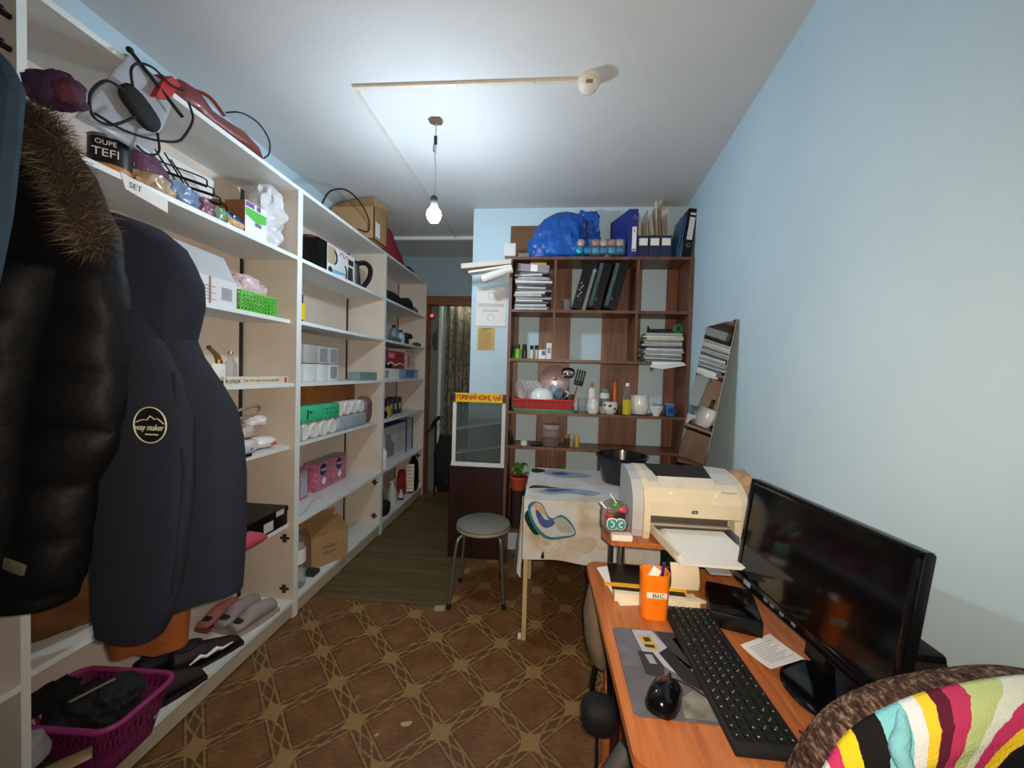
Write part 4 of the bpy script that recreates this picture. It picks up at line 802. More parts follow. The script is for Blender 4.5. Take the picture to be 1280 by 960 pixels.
# black puffer coat with fur hood
t = thing('puffer_coat', 'black quilted puffer coat with a brown fur hood trim at the left edge', 'coat', (-1.18, .79, .86))
lv = [(1.95, -1.385, -1.18, .80), (1.91, -1.385, -1.11, .80), (1.85, -1.385, -1.06, .80), (1.72, -1.385, -.995, .80), (1.55, -1.385, -.968, .80), (1.42, -1.385, -.965, .795), (1.30, -1.385, -.968, .79), (1.22, -1.385, -.985, .79), (1.13, -1.385, -1.035, .785), (1.0, -1.385, -1.045, .78), (.92, -1.385, -1.06, .78), (.865, -1.385, -1.085, .78)]
qf = lambda z, x: .020*(abs(math.sin(PI*(z+.02*math.sin(x*7))/.125))**.5)-.012
rings = garment([(a, b_, c, d-.012) for a, b_, c, d in interp(lv, 8)], 0, .125, 36, .012, 5, qf)
part('body', B().loft(rings), pm('#08080a', .62, var=.15, bump=.25, bscale=40, spec=.25), t, 'full')
lv = [(1.62, -1.20, -1.05, .735), (1.5, -1.215, -1.06, .70), (1.3, -1.24, -1.09, .69), (1.1, -1.25, -1.11, .69), (.98, -1.25, -1.13, .69), (.94, -1.24, -1.15, .69)]
part('sleeve', B().loft(garment(interp(lv, 8), 0, .10, 26, .01, 7, qf)), pm('#08080a', .62, var=.15, bump=.25, bscale=40, spec=.25), t, 'full')
part('cuff_strip', B().at((-1.115, .695, .985), ry=.25).bx(-.035, .035, -.003, .003, -.012, .012, .002), pm('#54583f', .6), t, label='dull olive strip')
rnd = random.Random(4)
path = curve([(-1.30, .765, 1.955), (-1.22, .745, 1.962), (-1.13, .735, 1.94), (-1.07, .73, 1.88), (-1.035, .735, 1.80), (-1.005, .745, 1.72), (-.99, .755, 1.67)], 8)
for nm, colr, cnt, rad in (('fur_trim', '#433729', 5200, .042), ('fur_trim', '#221c17', 4200, .036), ('fur_trim', '#6f6450', 1500, .047)):
    bb = B()
    for i in range(cnt):
        p = path[int(rnd.random()**1.0*(len(path)-1))]; d = Vector((rnd.gauss(.35, 1), rnd.gauss(-.4, 1), rnd.gauss(.1, 1))).normalized()
        st = p+d*rad*.35+Vector((rnd.uniform(-.012, .012),)*3); d2 = (d+Vector((rnd.gauss(0, .5), rnd.gauss(0, .5), rnd.gauss(-.2, .5)))).normalized()
        en = st+d2*rad*rnd.uniform(.6, 1.2); sd_ = d2.cross(Vector((rnd.random(), rnd.random(), rnd.random()))).normalized()*.0009
        bb.f([bb.v(st-sd_), bb.v(st+sd_), bb.v(en)])
    part(nm, bb, pm(colr, .8, var=.25, scale=40), t, stuff=True)
part('hood_lining', B().tube(path, .024, 10), pm('#2b1c12', .95, bump=.5), t)
# dark blue jacket cut by the frame edge, purple hat over it
t = thing('dark_blue_jacket', 'dusty dark blue jacket hanging at the left edge, in front of the puffer coat', 'coat', (-1.1, .59, 1.0))
lv = [(1.42+(z-1.42)*.9, max(-1.36, xl), xr*.9, y*.9) for z, xl, xr, y in ((2.045, -1.20, -1.13, .66), (2.03, -1.25, -1.095, .66), (1.99, -1.30, -1.055, .66), (1.94, -1.32, -1.028, .66), (1.85, -1.34, -1.038, .66), (1.70, -1.36, -1.05, .655), (1.6, -1.36, -1.065, .65), (1.4, -1.36, -1.12, .65), (1.05, -1.36, -1.18, .65))]
part('body', B().loft(garment(interp(lv, 4), 0, .06, 28, .012, 9)), pm('#22384a', .85, var=.2, bump=.3), t)
part('collar', B().tube(curve([(-1.13, .57, 1.98), (-1.06, .56, 1.992), (-.99, .575, 1.96)]), .016, 8), pm('#24405a', .85), t)
t = thing('knitted_hat', 'dark purple hat lying on the hanging coats below the ceiling', 'hat', (-1.06, .72, 1.98))
b = B().blob((-1.075, .745, 1.998), (.052, .035, .034), 5, .22, 2.4, 4)
part('crown', b, pm('#3b2545', .85, var=.3, scale=30, bump=.5, bscale=60), t, 'full')
part('brim', B().blob((-1.032, .735, 1.985), (.02, .02, .024), 6, .25, 2.4, 3), pm('#4a1d2e', .8, bump=.4), t, 'full')
# orange brown garment below the coats
t = thing('brown_coat', 'orange brown garment hanging lowest behind the navy coat hem', 'coat', (-1.30, 1.06, .5))
lv = [(1.0, -1.36, -1.12, 1.09), (.8, -1.375, -1.11, 1.085), (.62, -1.38, -1.10, 1.08), (.54, -1.375, -1.11, 1.08)]
rings = garment(interp(lv, 4), 0, .10, 30, .02, 11); r = rings[-1]; rings.append([(x, y, .525-.09*max(0, (-1.25-x)/.24)*0-.03*noise.noise(Vector((x*12, 1, 2)))) for x, y, z in r])
part('body', B().loft(rings), pm('#8a4a1e', .8, var=.3, scale=6, bump=.3), t)
solo('brown_blanket', B().blob((-1.555, 1.13, .68), (.105, .19, .14), 47, .16, 2, 4, 1.0), pm('#5b3a1c', .9, var=.25, scale=8, bump=.4, bscale=30), 'dark brown folded blanket on the low shelf behind the hanging coats', 'blanket')
# hooks on the back of the nearest unit
for z, lab in ((2.302, 'upper black coat knob on the nearest shelving unit'), (2.22, 'lower black coat knob on the nearest shelving unit')):
    t = thing('coat_hook', lab, 'hook', (-1.414, .888, z))
    part('stem', B().at((-1.414, .888, z), rx=PI/2).lathe([(.008, 0), (.008, .02)], n=10), M['black'], t); part('head', B().blob((-1.414, .862, z), (.022, .010, .010), 1, 0, 1, 2), M['black'], t)
# ================================================================== on top of the bookcase (z 2.262)
TZ = 2.2625
solo('brown_board', B().at((0, 3.02, TZ), rx=-.07).bx(-.33, .05, -.006, .006, 0, .315), pm('#6b4c30', .7), 'brown fibreboard sheet leaning on the wall behind the blue bag', 'board')
solo('white_carton', B().bx(-.345, -.262, 2.765, 2.86, TZ, 2.352, .002), pm('#c3bfc0', .6), 'small white carton at the left end of the bookcase top', 'box')
solo('grey_packet', B().bx(-.25, -.165, 2.80, 2.90, TZ, 2.295, .006), pm('#6d6a66', .6), 'flat grey packet between the small white carton and the blue bag', 'packet')
solo('wallpaper_roll', B().at((-.29, 2.735, 2.13), ry=0).tube([(-.205, 0, -.045), (.01, 0, .035)], .031, 14), pm('#cfcac4', .7), 'white paper roll jutting left from below the bookcase top', 'roll')
solo('plank', B().prism([(-.64, 2.69, 2.150), (-.284, 2.69, 2.186), (-.284, 2.775, 2.186), (-.60, 2.775, 2.152)], (0, 0, .034)), pm('#b8ab9c', .6), 'pale plank jutting out left of the bookcase top', 'plank')
solo('plank', B().prism([(-.59, 2.70, 2.122), (-.284, 2.70, 2.170), (-.284, 2.775, 2.170), (-.59, 2.775, 2.122)], (0, 0, .012)), pm('#d7d6d2', .6), 'thin white strip under the pale plank jutting left', 'plank')
# blue bag
b = B(); bag = b.at((.10, 2.915, TZ))
rings = []
zr = ((0, .20, .085, 0), (.02, .262, .11, 0), (.08, .275, .12, 0), (.14, .265, .118, .0), (.20, .245, .11, .0), (.26, .21, .095, .0), (.31, .16, .08, .0), (.345, .09, .055, -.01), (.36, .03, .03, -.01))
zr = interp(list(zr), 3)
for z, rx_, ry_, cx in zr:
    ring = []
    for i in range(72):
        a = 2*PI*i/72; k = 1+.14*noise.noise(Vector((math.cos(a)*2.2, math.sin(a)*2.2, z*9)))+.10*noise.noise(Vector((math.cos(a)*6, math.sin(a)*6, z*20)))+.03*math.sin(a*23+z*30)
        ring.append((cx+rx_*math.cos(a)*k, ry_*math.sin(a)*k, z))
    rings.append(ring)
b.loft(rings)
b.at((.25, 2.90, TZ+.255)).blob((0, 0, 0), (.085, .07, .10), 3, .35, 2.4, 4)
t = thing('blue_bag', 'big translucent blue plastic bag stuffed full on top of the bookcase', 'bag', (.10, 2.915, TZ))
part('bag', b, M['blueplastic'], t)
part('knot', B().at((.225, 2.80, TZ+.235)).blob((0, 0, 0), (.018, .014, .03), 2, .3).tube([(0, 0, -.02), (.006, -.004, -.10)], [.012, .02], 8), pm('#23205e', .25, var=.2, bump=.5), t)
for k, (c, z) in enumerate((('#b9a7a0', 2.355), ('#2f9fc4', 2.30))):
    t = thing('bauble_tube', ('silver and rose' if k == 0 else 'turquoise')+' baubles in a clear tube sticking out right of the blue bag', 'baubles', (.34, 2.80, z))
    for i in range(5 if k == 0 else 6): part('bauble', B().blob(((.20 if i == 0 else .245+.0555*i) if k == 0 else .19+.056*i, 2.785, z+ (.0 if k == 0 else .0)), (.0285,)*3, 1, 0, 1, 3), pm(('#c9b3ad', '#b08d86')[i % 2] if k == 0 else ('#3aa3c9', '#2f86b3')[i % 2], .15, .6, var=.05), t, 'full')
    part('tube', B().tube([(.255, 2.785, z), (.50, 2.785, z)], .0295, 16), M['clear'], t)
# blue lever-arch binder
def ring_hole(p, r, ax, parent, m=None):
    part('finger_ring', B().tube(arc(p, r, 0, 2*PI, 16, ax, (0, 0, 1))[:-1], r*.22, 6, True), m or M['chrome'], parent)
t = thing('lever_file', 'royal blue lever arch file with a white label standing on the bookcase top', 'file', (.55, 2.9, TZ))
part('cover', B().bx(.525, .592, 2.785, 3.03, TZ, 2.595, .003), pm('#22307e', .35), t, False); part('spine_label', B().bx(.553, .582, 2.7835, 2.785, 2.30, 2.47), M['paper'], t, False)
part('label_mark', B().bx(.556, .579, 2.7825, 2.7835, 2.305, 2.316).bx(.562, .57, 2.7825, 2.7835, 2.435, 2.45), pm('#b8404a', .5), t, False, stuff=True)
ring_hole((.567, 2.784, 2.535), .012, (1, 0, 0), t)
part('wide_face', B().prism([(.525, 2.80, TZ), (.525, 2.80, 2.595), (.43, 2.98, 2.57), (.43, 2.98, TZ)], (.004, 0, 0)), pm('#22307e', .35), t, False)
# desk organiser with papers
t = thing('magazine_organiser', 'navy three-bay desk organiser stuffed with papers on the bookcase top', 'organiser', (.71, 2.86, TZ))
for i in range(3): part('bay', B().bx(.597+.078*i, .672+.078*i, 2.80, 2.98, TZ, 2.415, .002), pm('#232a4a', .45), t, False); part('label', B().bx(.605+.078*i, .664+.078*i, 2.7985, 2.80, 2.345, 2.395, .001), M['paper'], t, False)
part('back_wall', B().prism([(.597, 2.98, TZ), (.829, 2.98, TZ), (.829, 2.98, 2.46), (.80, 2.98, 2.50), (.77, 2.98, 2.46), (.68, 2.98, 2.46), (.645, 2.98, 2.51), (.61, 2.98, 2.47)], (0, .006, 0)), M['navy'], t, False)
rnd = random.Random(11)
for i in range(13):
    x = .605+.0172*i; h = .12+.12*rnd.random()+(.09 if 6 < i < 10 else 0); y = 2.82+.14*rnd.random()
    solo('paper_sheaf', B().at((x, y, 2.4155), rz=rnd.uniform(-.5, .5), ry=rnd.uniform(-.12, .12)).prism([(-.0, -.05, 0), (0, .05, 0), (.0, .05, h*.9), (0, -.04, h)], (.004, 0, 0)), (M['paper'], pm('#b8ad94', .8), pm('#8a8474', .8), pm('#c9b9b0', .8))[i % 4], ('tall ' if h > .22 else 'short ')+('white', 'tan', 'grey-brown', 'pinkish white')[i % 4]+' sheaf, '+ORD[i].replace('lowest', 'first')+' from the left in the navy organiser', 'papers', 'papers in the navy organiser')
for i in range(3):
    solo('plastic_folder', B().at((.862+.014*i, 2.80, TZ), ry=.16).bx(-.003, .003, 0, .21, 0, .30-.02*i), pm(('#2f5a80', '#3d6f94', '#7a95a6')[i], .3, coat=.3), ('first', 'second', 'third')[i]+' blue plastic folder from the left, leaning between the organiser and the black file', 'folder')
def black_file(x, y, z, tilt, h, label, wd=.068, strip=False, lab=True, dp=.22):
    t = thing('lever_file', label, 'file', (x, y, z))
    z += wd*math.sin(tilt); T = dict(loc=(x, y, z), ry=tilt)
    part('cover', B().at(**T).bx(0, wd, 0, dp, 0, h, .003), M['black'], t, False)
    if lab: part('spine_label', B().at(**T).bx(.016, .052, -.0015, 0, .115, .27), M['paperg'], t, False); part('label_slot', B().at(**T).bx(.016, .052, -.0015, 0, .285, .30), M['paperg'], t, False)
    if strip:
        part('spine_strip', B().at(**T).bx(.006, .030, -.002, 0, .02, h-.01), pm('#4d6068', .2, .3, var=.5, scale=60, stretch=(1, 1, 1)), t, False)
    p = Matrix.Translation((x, y, z)) @ Matrix.Rotation(tilt, 4, 'Y') @ Vector((.034, -.001, .075))
    ring_hole(p, .012, (1, 0, 0), t)
    return t
black_file(.893, 2.79, TZ+.001, .12, .33, 'black lever arch file with a white label leaning at the bookcase top right end', .062)
# ------------------------------------------------------------------ top row of cells (shelf 1.885)
Z = 1.8855; rnd = random.Random(3); z = Z
for i in range(15):
    th = .012+.01*rnd.random(); w_ = .18+.08*rnd.random()
    c = ('#c9cac6', '#77797a', '#b5b7b6', '#5b5c60', '#cfcfc8', '#93999c', '#a8aeb2')[i % 7]
    lab = {0: 'cream bound booklet at the very bottom of the paper stack in the upper left cell', 14: 'topmost loose sheaf of the stack in the upper left cell'}.get(i, ORD[i]+' sheaf from the bottom of the paper stack in the upper left cell')
    x0 = -.280+.012*rnd.random(); x1 = min(.012, x0+w_+.04)
    solo('paper_sheaf', B().at(((x0+x1)/2, 2.92, z), rz=rnd.uniform(-.10, .10), ry=rnd.uniform(-.012, .012)).bx(-(x1-x0)/2+.012, (x1-x0)/2-.012, -.118+.03*rnd.random(), .08, 0, th-.002, .002, 1), pm(c, .8, var=.12), lab, 'papers', 'paper stack in the upper left cell'); z += th
t = thing('patterned_pencil_box', 'grey box with a picture lying tilted on the upper left paper stack', 'box', (-.13, 2.87, z)); part('body', B().at((-.135, 2.87, z+.012), ry=.06).bx(-.115, .115, -.06, .06, 0, .055, .002), pm('#8a8088', .5), t, False); part('picture', B().at((-.135, 2.87, z+.012), ry=.06).bx(-.02, .03, -.0615, -.06, .004, .052), M['paper'], t, False); part('feet', B().bx(-.24, -.03, 2.82, 2.92, z, z+.0125), pm('#6a6470', .6), t, False)
solo('yellow_packet', B().at((-.10, 2.92, z+.078), ry=.05).bx(-.06, .06, -.05, .05, 0, .032, .003), pm('#c3a85a', .6), 'pale yellow packet at the top of the upper left cell', 'packet')
t = thing('glass_mug', 'clear glass mug before the leaning black files', 'mug', (.115, 2.90, Z)); part('body', B().lathe([(.0, .002), (.034, 0), (.037, .09), (.034, .09), (.031, .008)], (.118, 2.9, Z), 20, False), M['clear'], t); part('handle', B().tube(arc((.085, 2.9, Z+.05), .025, PI*.5, PI*1.5, 8), .004, 6), M['clear'], t)
black_file(.152, 2.80, Z+.001, .245, .335, 'leftmost leaning black file with small white print in the bookcase cell', .072, lab=False)
bb = B().at((.155, 2.80, Z+.001+.072*math.sin(.245)), ry=.245)
for k in range(7): bb.bx(.012+.008*(k % 3), .018+.008*(k % 3), -.002, 0, .085+.016*k, .093+.016*k)
o = [x for x in C.objects if x.name.startswith('lever_file') and x.type == 'EMPTY'][-1]
part('print', bb, M['paper'], o, False, stuff=True)
black_file(.262, 2.80, Z+.001, .235, .335, 'middle leaning black file with a striped shiny spine in the bookcase cell', .088, strip=True, lab=False)
black_file(.372, 2.80, Z+.001, .235, .335, 'rightmost leaning black file with a shiny spine strip in the bookcase cell', .095, strip=True, lab=False)
# ------------------------------------------------------------------ cell row at 1.53: small bottles, papers
Z = 1.5305
for nm, lab, x, r, h, c, cc, y in (('small_bottle', 'lime green little bottle with a dark top in the left cell', -.235, .022, .105, '#6cc22a', '#2b3a1a', 2.86), ('small_bottle', 'dark little bottle beside the lime green one', -.185, .02, .11, '#2b2520', '#121212', 2.90), ('small_bottle', 'clear little bottle with a black top, left of the white boxes', -.13, .017, .10, '#c9ccc8', '#141414', 2.87), ('small_bottle', 'second clear little bottle with a black top, nearest the white boxes', -.096, .017, .105, '#c0c4c0', '#141414', 2.90), ('small_bottle', 'dark green little bottle at the left wall of the cell', -.268, .011, .10, '#25401e', '#17240f', 2.86)):
    t = thing(nm, lab, 'bottle', (x, y, Z)); part('body', B().lathe([(r*.95, 0), (r, .006), (r, h*.62), (r*.5, h*.72)], (x, y, Z), 16), pm(c, .3), t); part('cap', B().lathe([(r*.8, h*.70), (r*.8, h), (0, h)], (x, y, Z), 12), pm(cc, .5), t)
t = thing('medicine_box', 'small white medicine box with a blue square', 'box', (-.045, 2.86, Z)); part('body', B().bx(-.078, -.025, 2.84, 2.88, Z, Z+.068), M['paper'], t, False); part('blue_square', B().bx(-.055, -.028, 2.839, 2.84, Z+.03, Z+.06), M['blue2'], t, False)
t = thing('medicine_box', 'taller white medicine box with faint print beside the blue square box', 'box', (.0, 2.86, Z)); part('body', B().bx(-.021, .016, 2.835, 2.88, Z, Z+.118), M['paper'], t, False); part('print', B().bx(-.014, .01, 2.834, 2.835, Z+.045, Z+.085).bx(-.012, .006, 2.834, 2.835, Z+.10, Z+.104), M['inkl'], t, False, stuff=True)
rnd = random.Random(5); z = Z; cols = ['#6f98ad', '#bfc3c6', '#7a8b95', '#c9c8c5', '#9a9fa3', '#d3d3cf', '#3f6f8a', '#b3b0ae', '#d8d8d4', '#8a8886', '#c2c8c0', '#e0e0dc', '#9fa6a8']
for i in range(13):
    th = .012+.009*rnd.random(); x0 = .645+.03*rnd.random(); x1 = .945-.012*rnd.random()
    lab = {0: 'light blue folder at the bottom of the pile in the right cell', 6: 'dark blue folder in the middle of the pile in the right cell', 12: 'topmost grey folder of the pile in the right cell'}.get(i, ORD[i]+' folder from the bottom of the pile in the right cell')
    solo('paper_folder', B().at(((x0+x1)/2, 2.90, z), rz=rnd.uniform(-.09, .09), ry=rnd.uniform(-.015, .015)).bx(-(x1-x0)/2+.010, (x1-x0)/2-.010, -.115+.03*rnd.random(), .08, 0, th-.002, .002, 1), pm(cols[i], .6, var=.12), lab, 'folder', 'folders in the right cell'); z += th
zt = z
t = thing('stapler', 'black stapler lying on the pile of folders in the right cell', 'stapler', (.77, 2.86, zt)); part('base', B().bx(.70, .86, 2.85, 2.88, zt, zt+.012, .002), M['black'], t); part('arm', B().prism([(.70, 2.852, zt+.012), (.87, 2.852, zt+.02), (.87, 2.852, zt+.034), (.715, 2.852, zt+.03), (.705, 2.852, zt+.055)], (0, .024, 0)), M['black'], t, False)
solo('green_tape_roll', B().at((.915, 2.87, zt+.036), rx=PI/2, rz=.4).lathe([(.018, -.01), (.036, -.01), (.036, .01), (.018, .01), (.018, -.01)], n=20, cap=False), pm('#3a8a50', .4), 'green tape roll standing on the pile of folders', 'tape')
solo('loose_sheets', B().prism([(.70, 2.76, 1.492), (.78, 2.72, 1.478), (.94, 2.75, 1.508), (.93, 2.775, 1.522), (.72, 2.775, 1.502)], (0, 0, .006)).bx(.72, .93, 2.774, 2.778, 1.506, 1.530), M['paper'], 'white loose sheets hanging out below the folder pile', 'papers')
# ------------------------------------------------------------------ shelf at 1.145: kitchen things
Z = 1.1455
t = thing('dish_tray', 'red plastic dish drainer on the crockery shelf of the bookcase', 'dish rack', (-.03, 2.86, Z))
part('base', B().bx(-.24, .185, 2.785, 2.99, Z, Z+.008), pm('#2f8a62', .4), t, False, label='green drip tray'); part('drip_tray', B().bx(-.25, .195, 2.778, 2.995, Z+.008, Z+.02, .003), pm('#2f8a62', .4), t)
part('body', B().prism([(-.23, 2.785, Z+.02), (.172, 2.785, Z+.02), (.19, 2.775, Z+.085), (-.25, 2.775, Z+.085)], (0, .20, 0)), M['red'], t, False); part('rim', B().tube([(-.252, 2.772, Z+.087), (.193, 2.772, Z+.087), (.193, 2.985, Z+.087), (-.252, 2.985, Z+.087)], .007, 6, True), pm('#c93034', .4), t)
for i in range(9): part('slot', B().bx(-.20+.042*i, -.185+.042*i, 2.774, 2.786, Z+.035, Z+.07), pm('#8a1a1e', .5), t, False) if i < 9 else None
for i, x in enumerate((-.215, -.185, -.155, -.12, -.09)):
    solo('plate', B().at((x+.012, 2.88, Z+.155), ry=PI/2-.22, rz=.62).lathe([(.0, .004), (.04, .003), (.072, -.006), (.074, -.004), (.042, .007), (.0, .008)], n=28), pm('#dfe2e4', .2, coat=.4), ('first', 'second', 'third', 'fourth', 'fifth')[i]+' white plate from the left standing in the red drainer', 'plate', 'plates in the red drainer')
solo('bowl', B().at((-.045, 2.86, Z+.155)).lathe([(.095, -.062), (.082, -.02), (.055, .008), (.035, .016), (.0, .016)], n=28), pm('#e4e8ec', .25, coat=.3), 'upturned white bowl in the red drainer', 'bowl')
t = thing('patterned_cup', 'blue and white patterned cup lying in the red drainer', 'cup', (.08, 2.84, Z+.13)); part('body', B().at((.085, 2.84, Z+.135), rx=PI/2+.3).lathe([(.022, -.045), (.036, -.03), (.042, .03), (.044, .045), (.040, .045), (.034, -.02)], n=24, cap=False), pm('#3a527e', .2, var=.8, scale=45, coat=.4), t); part('handle', B().tube(arc((.128, 2.83, Z+.135), .02, -1.6, 1.6, 8), .005, 6), pm('#d4dae0', .2), t)
solo('patterned_saucer', B().at((.05, 2.875, Z+.14), rx=1.2).lathe([(0, 0), (.04, .004), (.06, .014), (.061, .016), (.04, .008)], n=24), pm('#8fa3bd', .2, var=.6, scale=50, coat=.4), 'blue patterned saucer behind the patterned cup', 'saucer')
t = thing('pot_lid', 'shiny pink-tinged steel lid standing behind the cutlery', 'lid', (.06, 2.95, Z)); part('disc', B().at((.05, 2.955, Z+.235), rx=PI/2-.12).lathe([(.0, .03), (.06, .024), (.105, .006), (.115, 0)], n=32), pm('#e3c6c2', .3, .55, var=.05), t); part('knob', B().at((.05, 2.955, Z+.235), rx=PI/2-.12).lathe([(.008, .03), (.008, .045), (.018, .05), (.0, .055)], n=16), M['steel'], t)
t = thing('cutlery_holder', 'dark cutlery cup in the red drainer holding the ladle and spatula', 'holder', (.155, 2.86, Z+.02)); part('cup', B().lathe([(.032, .0), (.036, .11), (.032, .11), (.03, .01)], (.16, 2.86, Z+.0205), 20, False), pm('#4a3a30', .4), t)
t = thing('ladle', 'steel ladle standing bowl-up in the cutlery holder', 'ladle', (.15, 2.85, Z+.04)); part('handle', B().tube([(.155, 2.85, Z+.04), (.148, 2.845, Z+.25)], .005, 6), M['steel'], t); part('bowl', B().at((.142, 2.84, Z+.288), rx=.9).blob((0, 0, 0), (.05, .038, .036), 1, 0, 1, 3), M['chrome'], t, 'full')
t = thing('spatula', 'black slotted spatula with a wooden handle in the cutlery holder', 'spatula', (.19, 2.85, Z+.04)); part('handle', B().tube([(.175, 2.85, Z+.04), (.215, 2.845, Z+.20)], .006, 6), pm('#8a5a2c', .5), t)
for k in range(4): part('tine', B().at((.218, 2.843, Z+.20), ry=.22).bx(-.034+.018*k, -.022+.018*k, -.003, .003, .02, .115, .002), M['black'], t)
part('neck', B().at((.218, 2.843, Z+.20), ry=.22).bx(-.034, .032, -.003, .003, 0, .03, .003), M['black'], t)
t = thing('drinking_glass', 'clear drinking glass right of the red drainer', 'glass', (.248, 2.84, Z)); part('body', B().lathe([(.0, .003), (.03, 0), (.034, .11), (.031, .11), (.028, .006)], (.25, 2.84, Z), 24, False), M['clear'], t)
def bottle(nm, lab, x, y, prof, mat_, cap=None, capm=None, band=None, bandm=None, cat='bottle', zz=None):
    z = zz or Z
    t = thing(nm, lab, cat, (x, y, z)); part('body', B().lathe(prof, (x, y, z), 22), mat_, t)
    if cap: part('cap', B().lathe(cap, (x, y, z), 16), capm, t)
    if band: part('label', B().lathe(band, (x, y, z), 22, False), bandm, t)
    return t
bottle('sauce_bottle', 'white squeeze bottle with a pointed brown tip among the crockery', .325, 2.90, [(.03, 0), (.031, .01), (.031, .17), (.018, .185)], M['white'], [(.016, .185), (.004, .225), (0, .228)], pm('#a37358', .5))
bottle('painted_jug', 'small white jug with green leaves before the squeeze bottle', .327, 2.825, [(.035, 0), (.042, .02), (.044, .06), (.034, .095), (.036, .11)], pm('#d2d8d2', .25, var=.25, scale=35, coat=.3), cat='jug')
bottle('lidded_jar', 'white jar with a grey screw lid behind the floral bowl', .42, 2.90, [(.035, 0), (.036, .01), (.036, .14), (.03, .15)], pm('#cdd2d0', .3), [(.034, .15), (.034, .18), (0, .181)], pm('#6d7a76', .5), [(.0365, .05), (.0365, .11)], pm('#5f7468', .5))
t = bottle('floral_bowl', 'white rounded bowl with dark flowers on the crockery shelf', .45, 2.825, [(.026, 0), (.032, .006), (.052, .04), (.054, .06), (.048, .085), (.05, .09)], pm('#dcdde0', .2, var=.04, coat=.4), cat='bowl')
for a in (-2.4, -1.7, -1.1): part('flower', B().blob((.45+.051*math.cos(a), 2.825+.051*math.sin(a), Z+.055+.012*math.sin(a*7)), (.013, .004, .010), 2, .3, 2, 2), pm('#3a4f3a', .5), t)
bottle('amber_bottle', 'orange brown bottle with a thin neck behind the floral bowl', .497, 2.93, [(.026, 0), (.027, .02), (.027, .15), (.022, .22), (.020, .235)], pm('#a5521c', .3), [(.021, .235), (.021, .245), (0, .246)], pm('#6a3312', .5))
t = thing('matchbox', 'small dark box between the floral bowl and the oil bottle', 'box', (.512, 2.82, Z)); part('body', B().bx(.505, .533, 2.81, 2.86, Z, Z+.055, .002), pm('#2b1d1a', .5), t)
bottle('oil_bottle', 'half empty oil bottle with yellow oil and a white cap', .566, 2.815, [(.030, 0), (.031, .008), (.031, .125), (.031, .14), (.014, .185), (.012, .205)], pm('#d6d6cc', .1, trans=.8, var=0, alpha=.6), [(.014, .205), (.014, .228), (0, .229)], M['paper'], [(.0315, .004), (.0315, .108)], pm('#c3b637', .15, var=.05, coat=.5))
t = bottle('white_pot', 'round white porcelain pot with a lid on the crockery shelf', .665, 2.87, [(.035, .0), (.05, .01), (.068, .05), (.070, .09), (.062, .13), (.066, .138)], pm('#e3e5e4', .2, coat=.4, var=.02), cat='pot')
part('lid', B().lathe([(.066, .138), (.064, .142), (.0, .144)], (.665, 2.87, Z), 22), pm('#d6d9da', .2), t); part('saucer', B().lathe([(.05, .0), (.078, .008), (.08, .011), (.05, .006)], (.665, 2.87, Z), 24), pm('#b9bcb9', .25), t)
bottle('tea_bowl', 'small white tea bowl right of the white pot', .772, 2.82, [(.022, 0), (.024, .01), (.042, .04), (.048, .066), (.045, .066), (.036, .03)], pm('#dfe3e4', .2, coat=.4), cat='bowl')
t = thing('blue_cube', 'small bright blue box with a dark label at the right end of the crockery shelf', 'box', (.87, 2.83, Z)); part('body', B().bx(.842, .898, 2.815, 2.87, Z, Z+.08, .006), M['blue2'], t); part('label', B().bx(.853, .888, 2.814, 2.815, Z+.025, Z+.06), pm('#16306a', .5), t, False); part('lid', B().bx(.842, .898, 2.815, 2.87, Z+.08, Z+.09, .003), pm('#7a93b5', .3), t)
solo('clear_cup', B().lathe([(.028, 0), (.034, .085), (.032, .085), (.026, .004)], (.805, 2.89, Z), 20, False), M['clear'], 'clear plastic cup behind the blue box', 'cup')
# ------------------------------------------------------------------ shelf at .89
Z = .8905
t = thing('storage_jar', 'clear storage jar with a pinkish lid on the shelf below the red drainer', 'jar', (.032, 2.86, Z)); part('body', B().lathe([(.0, .003), (.066, 0), (.07, .01), (.07, .115), (.06, .125)], (.032, 2.86, Z), 26, False), M['clear'], t); part('lid', B().lathe([(.064, .125), (.066, .128), (.066, .158), (.0, .16)], (.032, 2.86, Z), 26), pm('#a98f97', .4), t); part('contents', B().lathe([(.0, .006), (.064, .006), (.064, .055), (0, .06)], (.032, 2.86, Z), 22), pm('#5a3a28', .8), t)
for i, (x, c, cap, h) in enumerate(((.15, '#3a2a22', '#8b7a55', .09), (.186, '#8d8672', '#a7a08a', .092), (.225, '#b89a4a', '#c9a83a', .088))): bottle('spice_jar', ('dark brown', 'greyish', 'golden yellow')[i]+' spice jar in the row right of the clear storage jar', x, 2.85, [(.017, 0), (.018, .004), (.018, h*.72)], pm(c, .3), [(.0175, h*.72), (.0175, h), (0, h)], pm(cap, .4), cat='jar')
solo('remote_control', B().at((-.252, 2.845, Z), ry=-.24).bx(-.016, .016, -.012, .012, .004, .185, .004), M['black'], 'black stick-like remote leaning in the left corner of the shelf', 'remote')
solo('pill_box', B().lathe([(.024, 0), (.026, .004), (.024, .032), (.0, .034)], (-.165, 2.83, Z), 18), M['white'], 'small white round box beside the leaning remote', 'box')
solo('dark_saucer', B().lathe([(.03, 0), (.055, .012), (.053, .014), (.0, .006)], (-.075, 2.85, Z), 20), pm('#2b2624', .4), 'dark little dish left of the clear storage jar', 'dish')
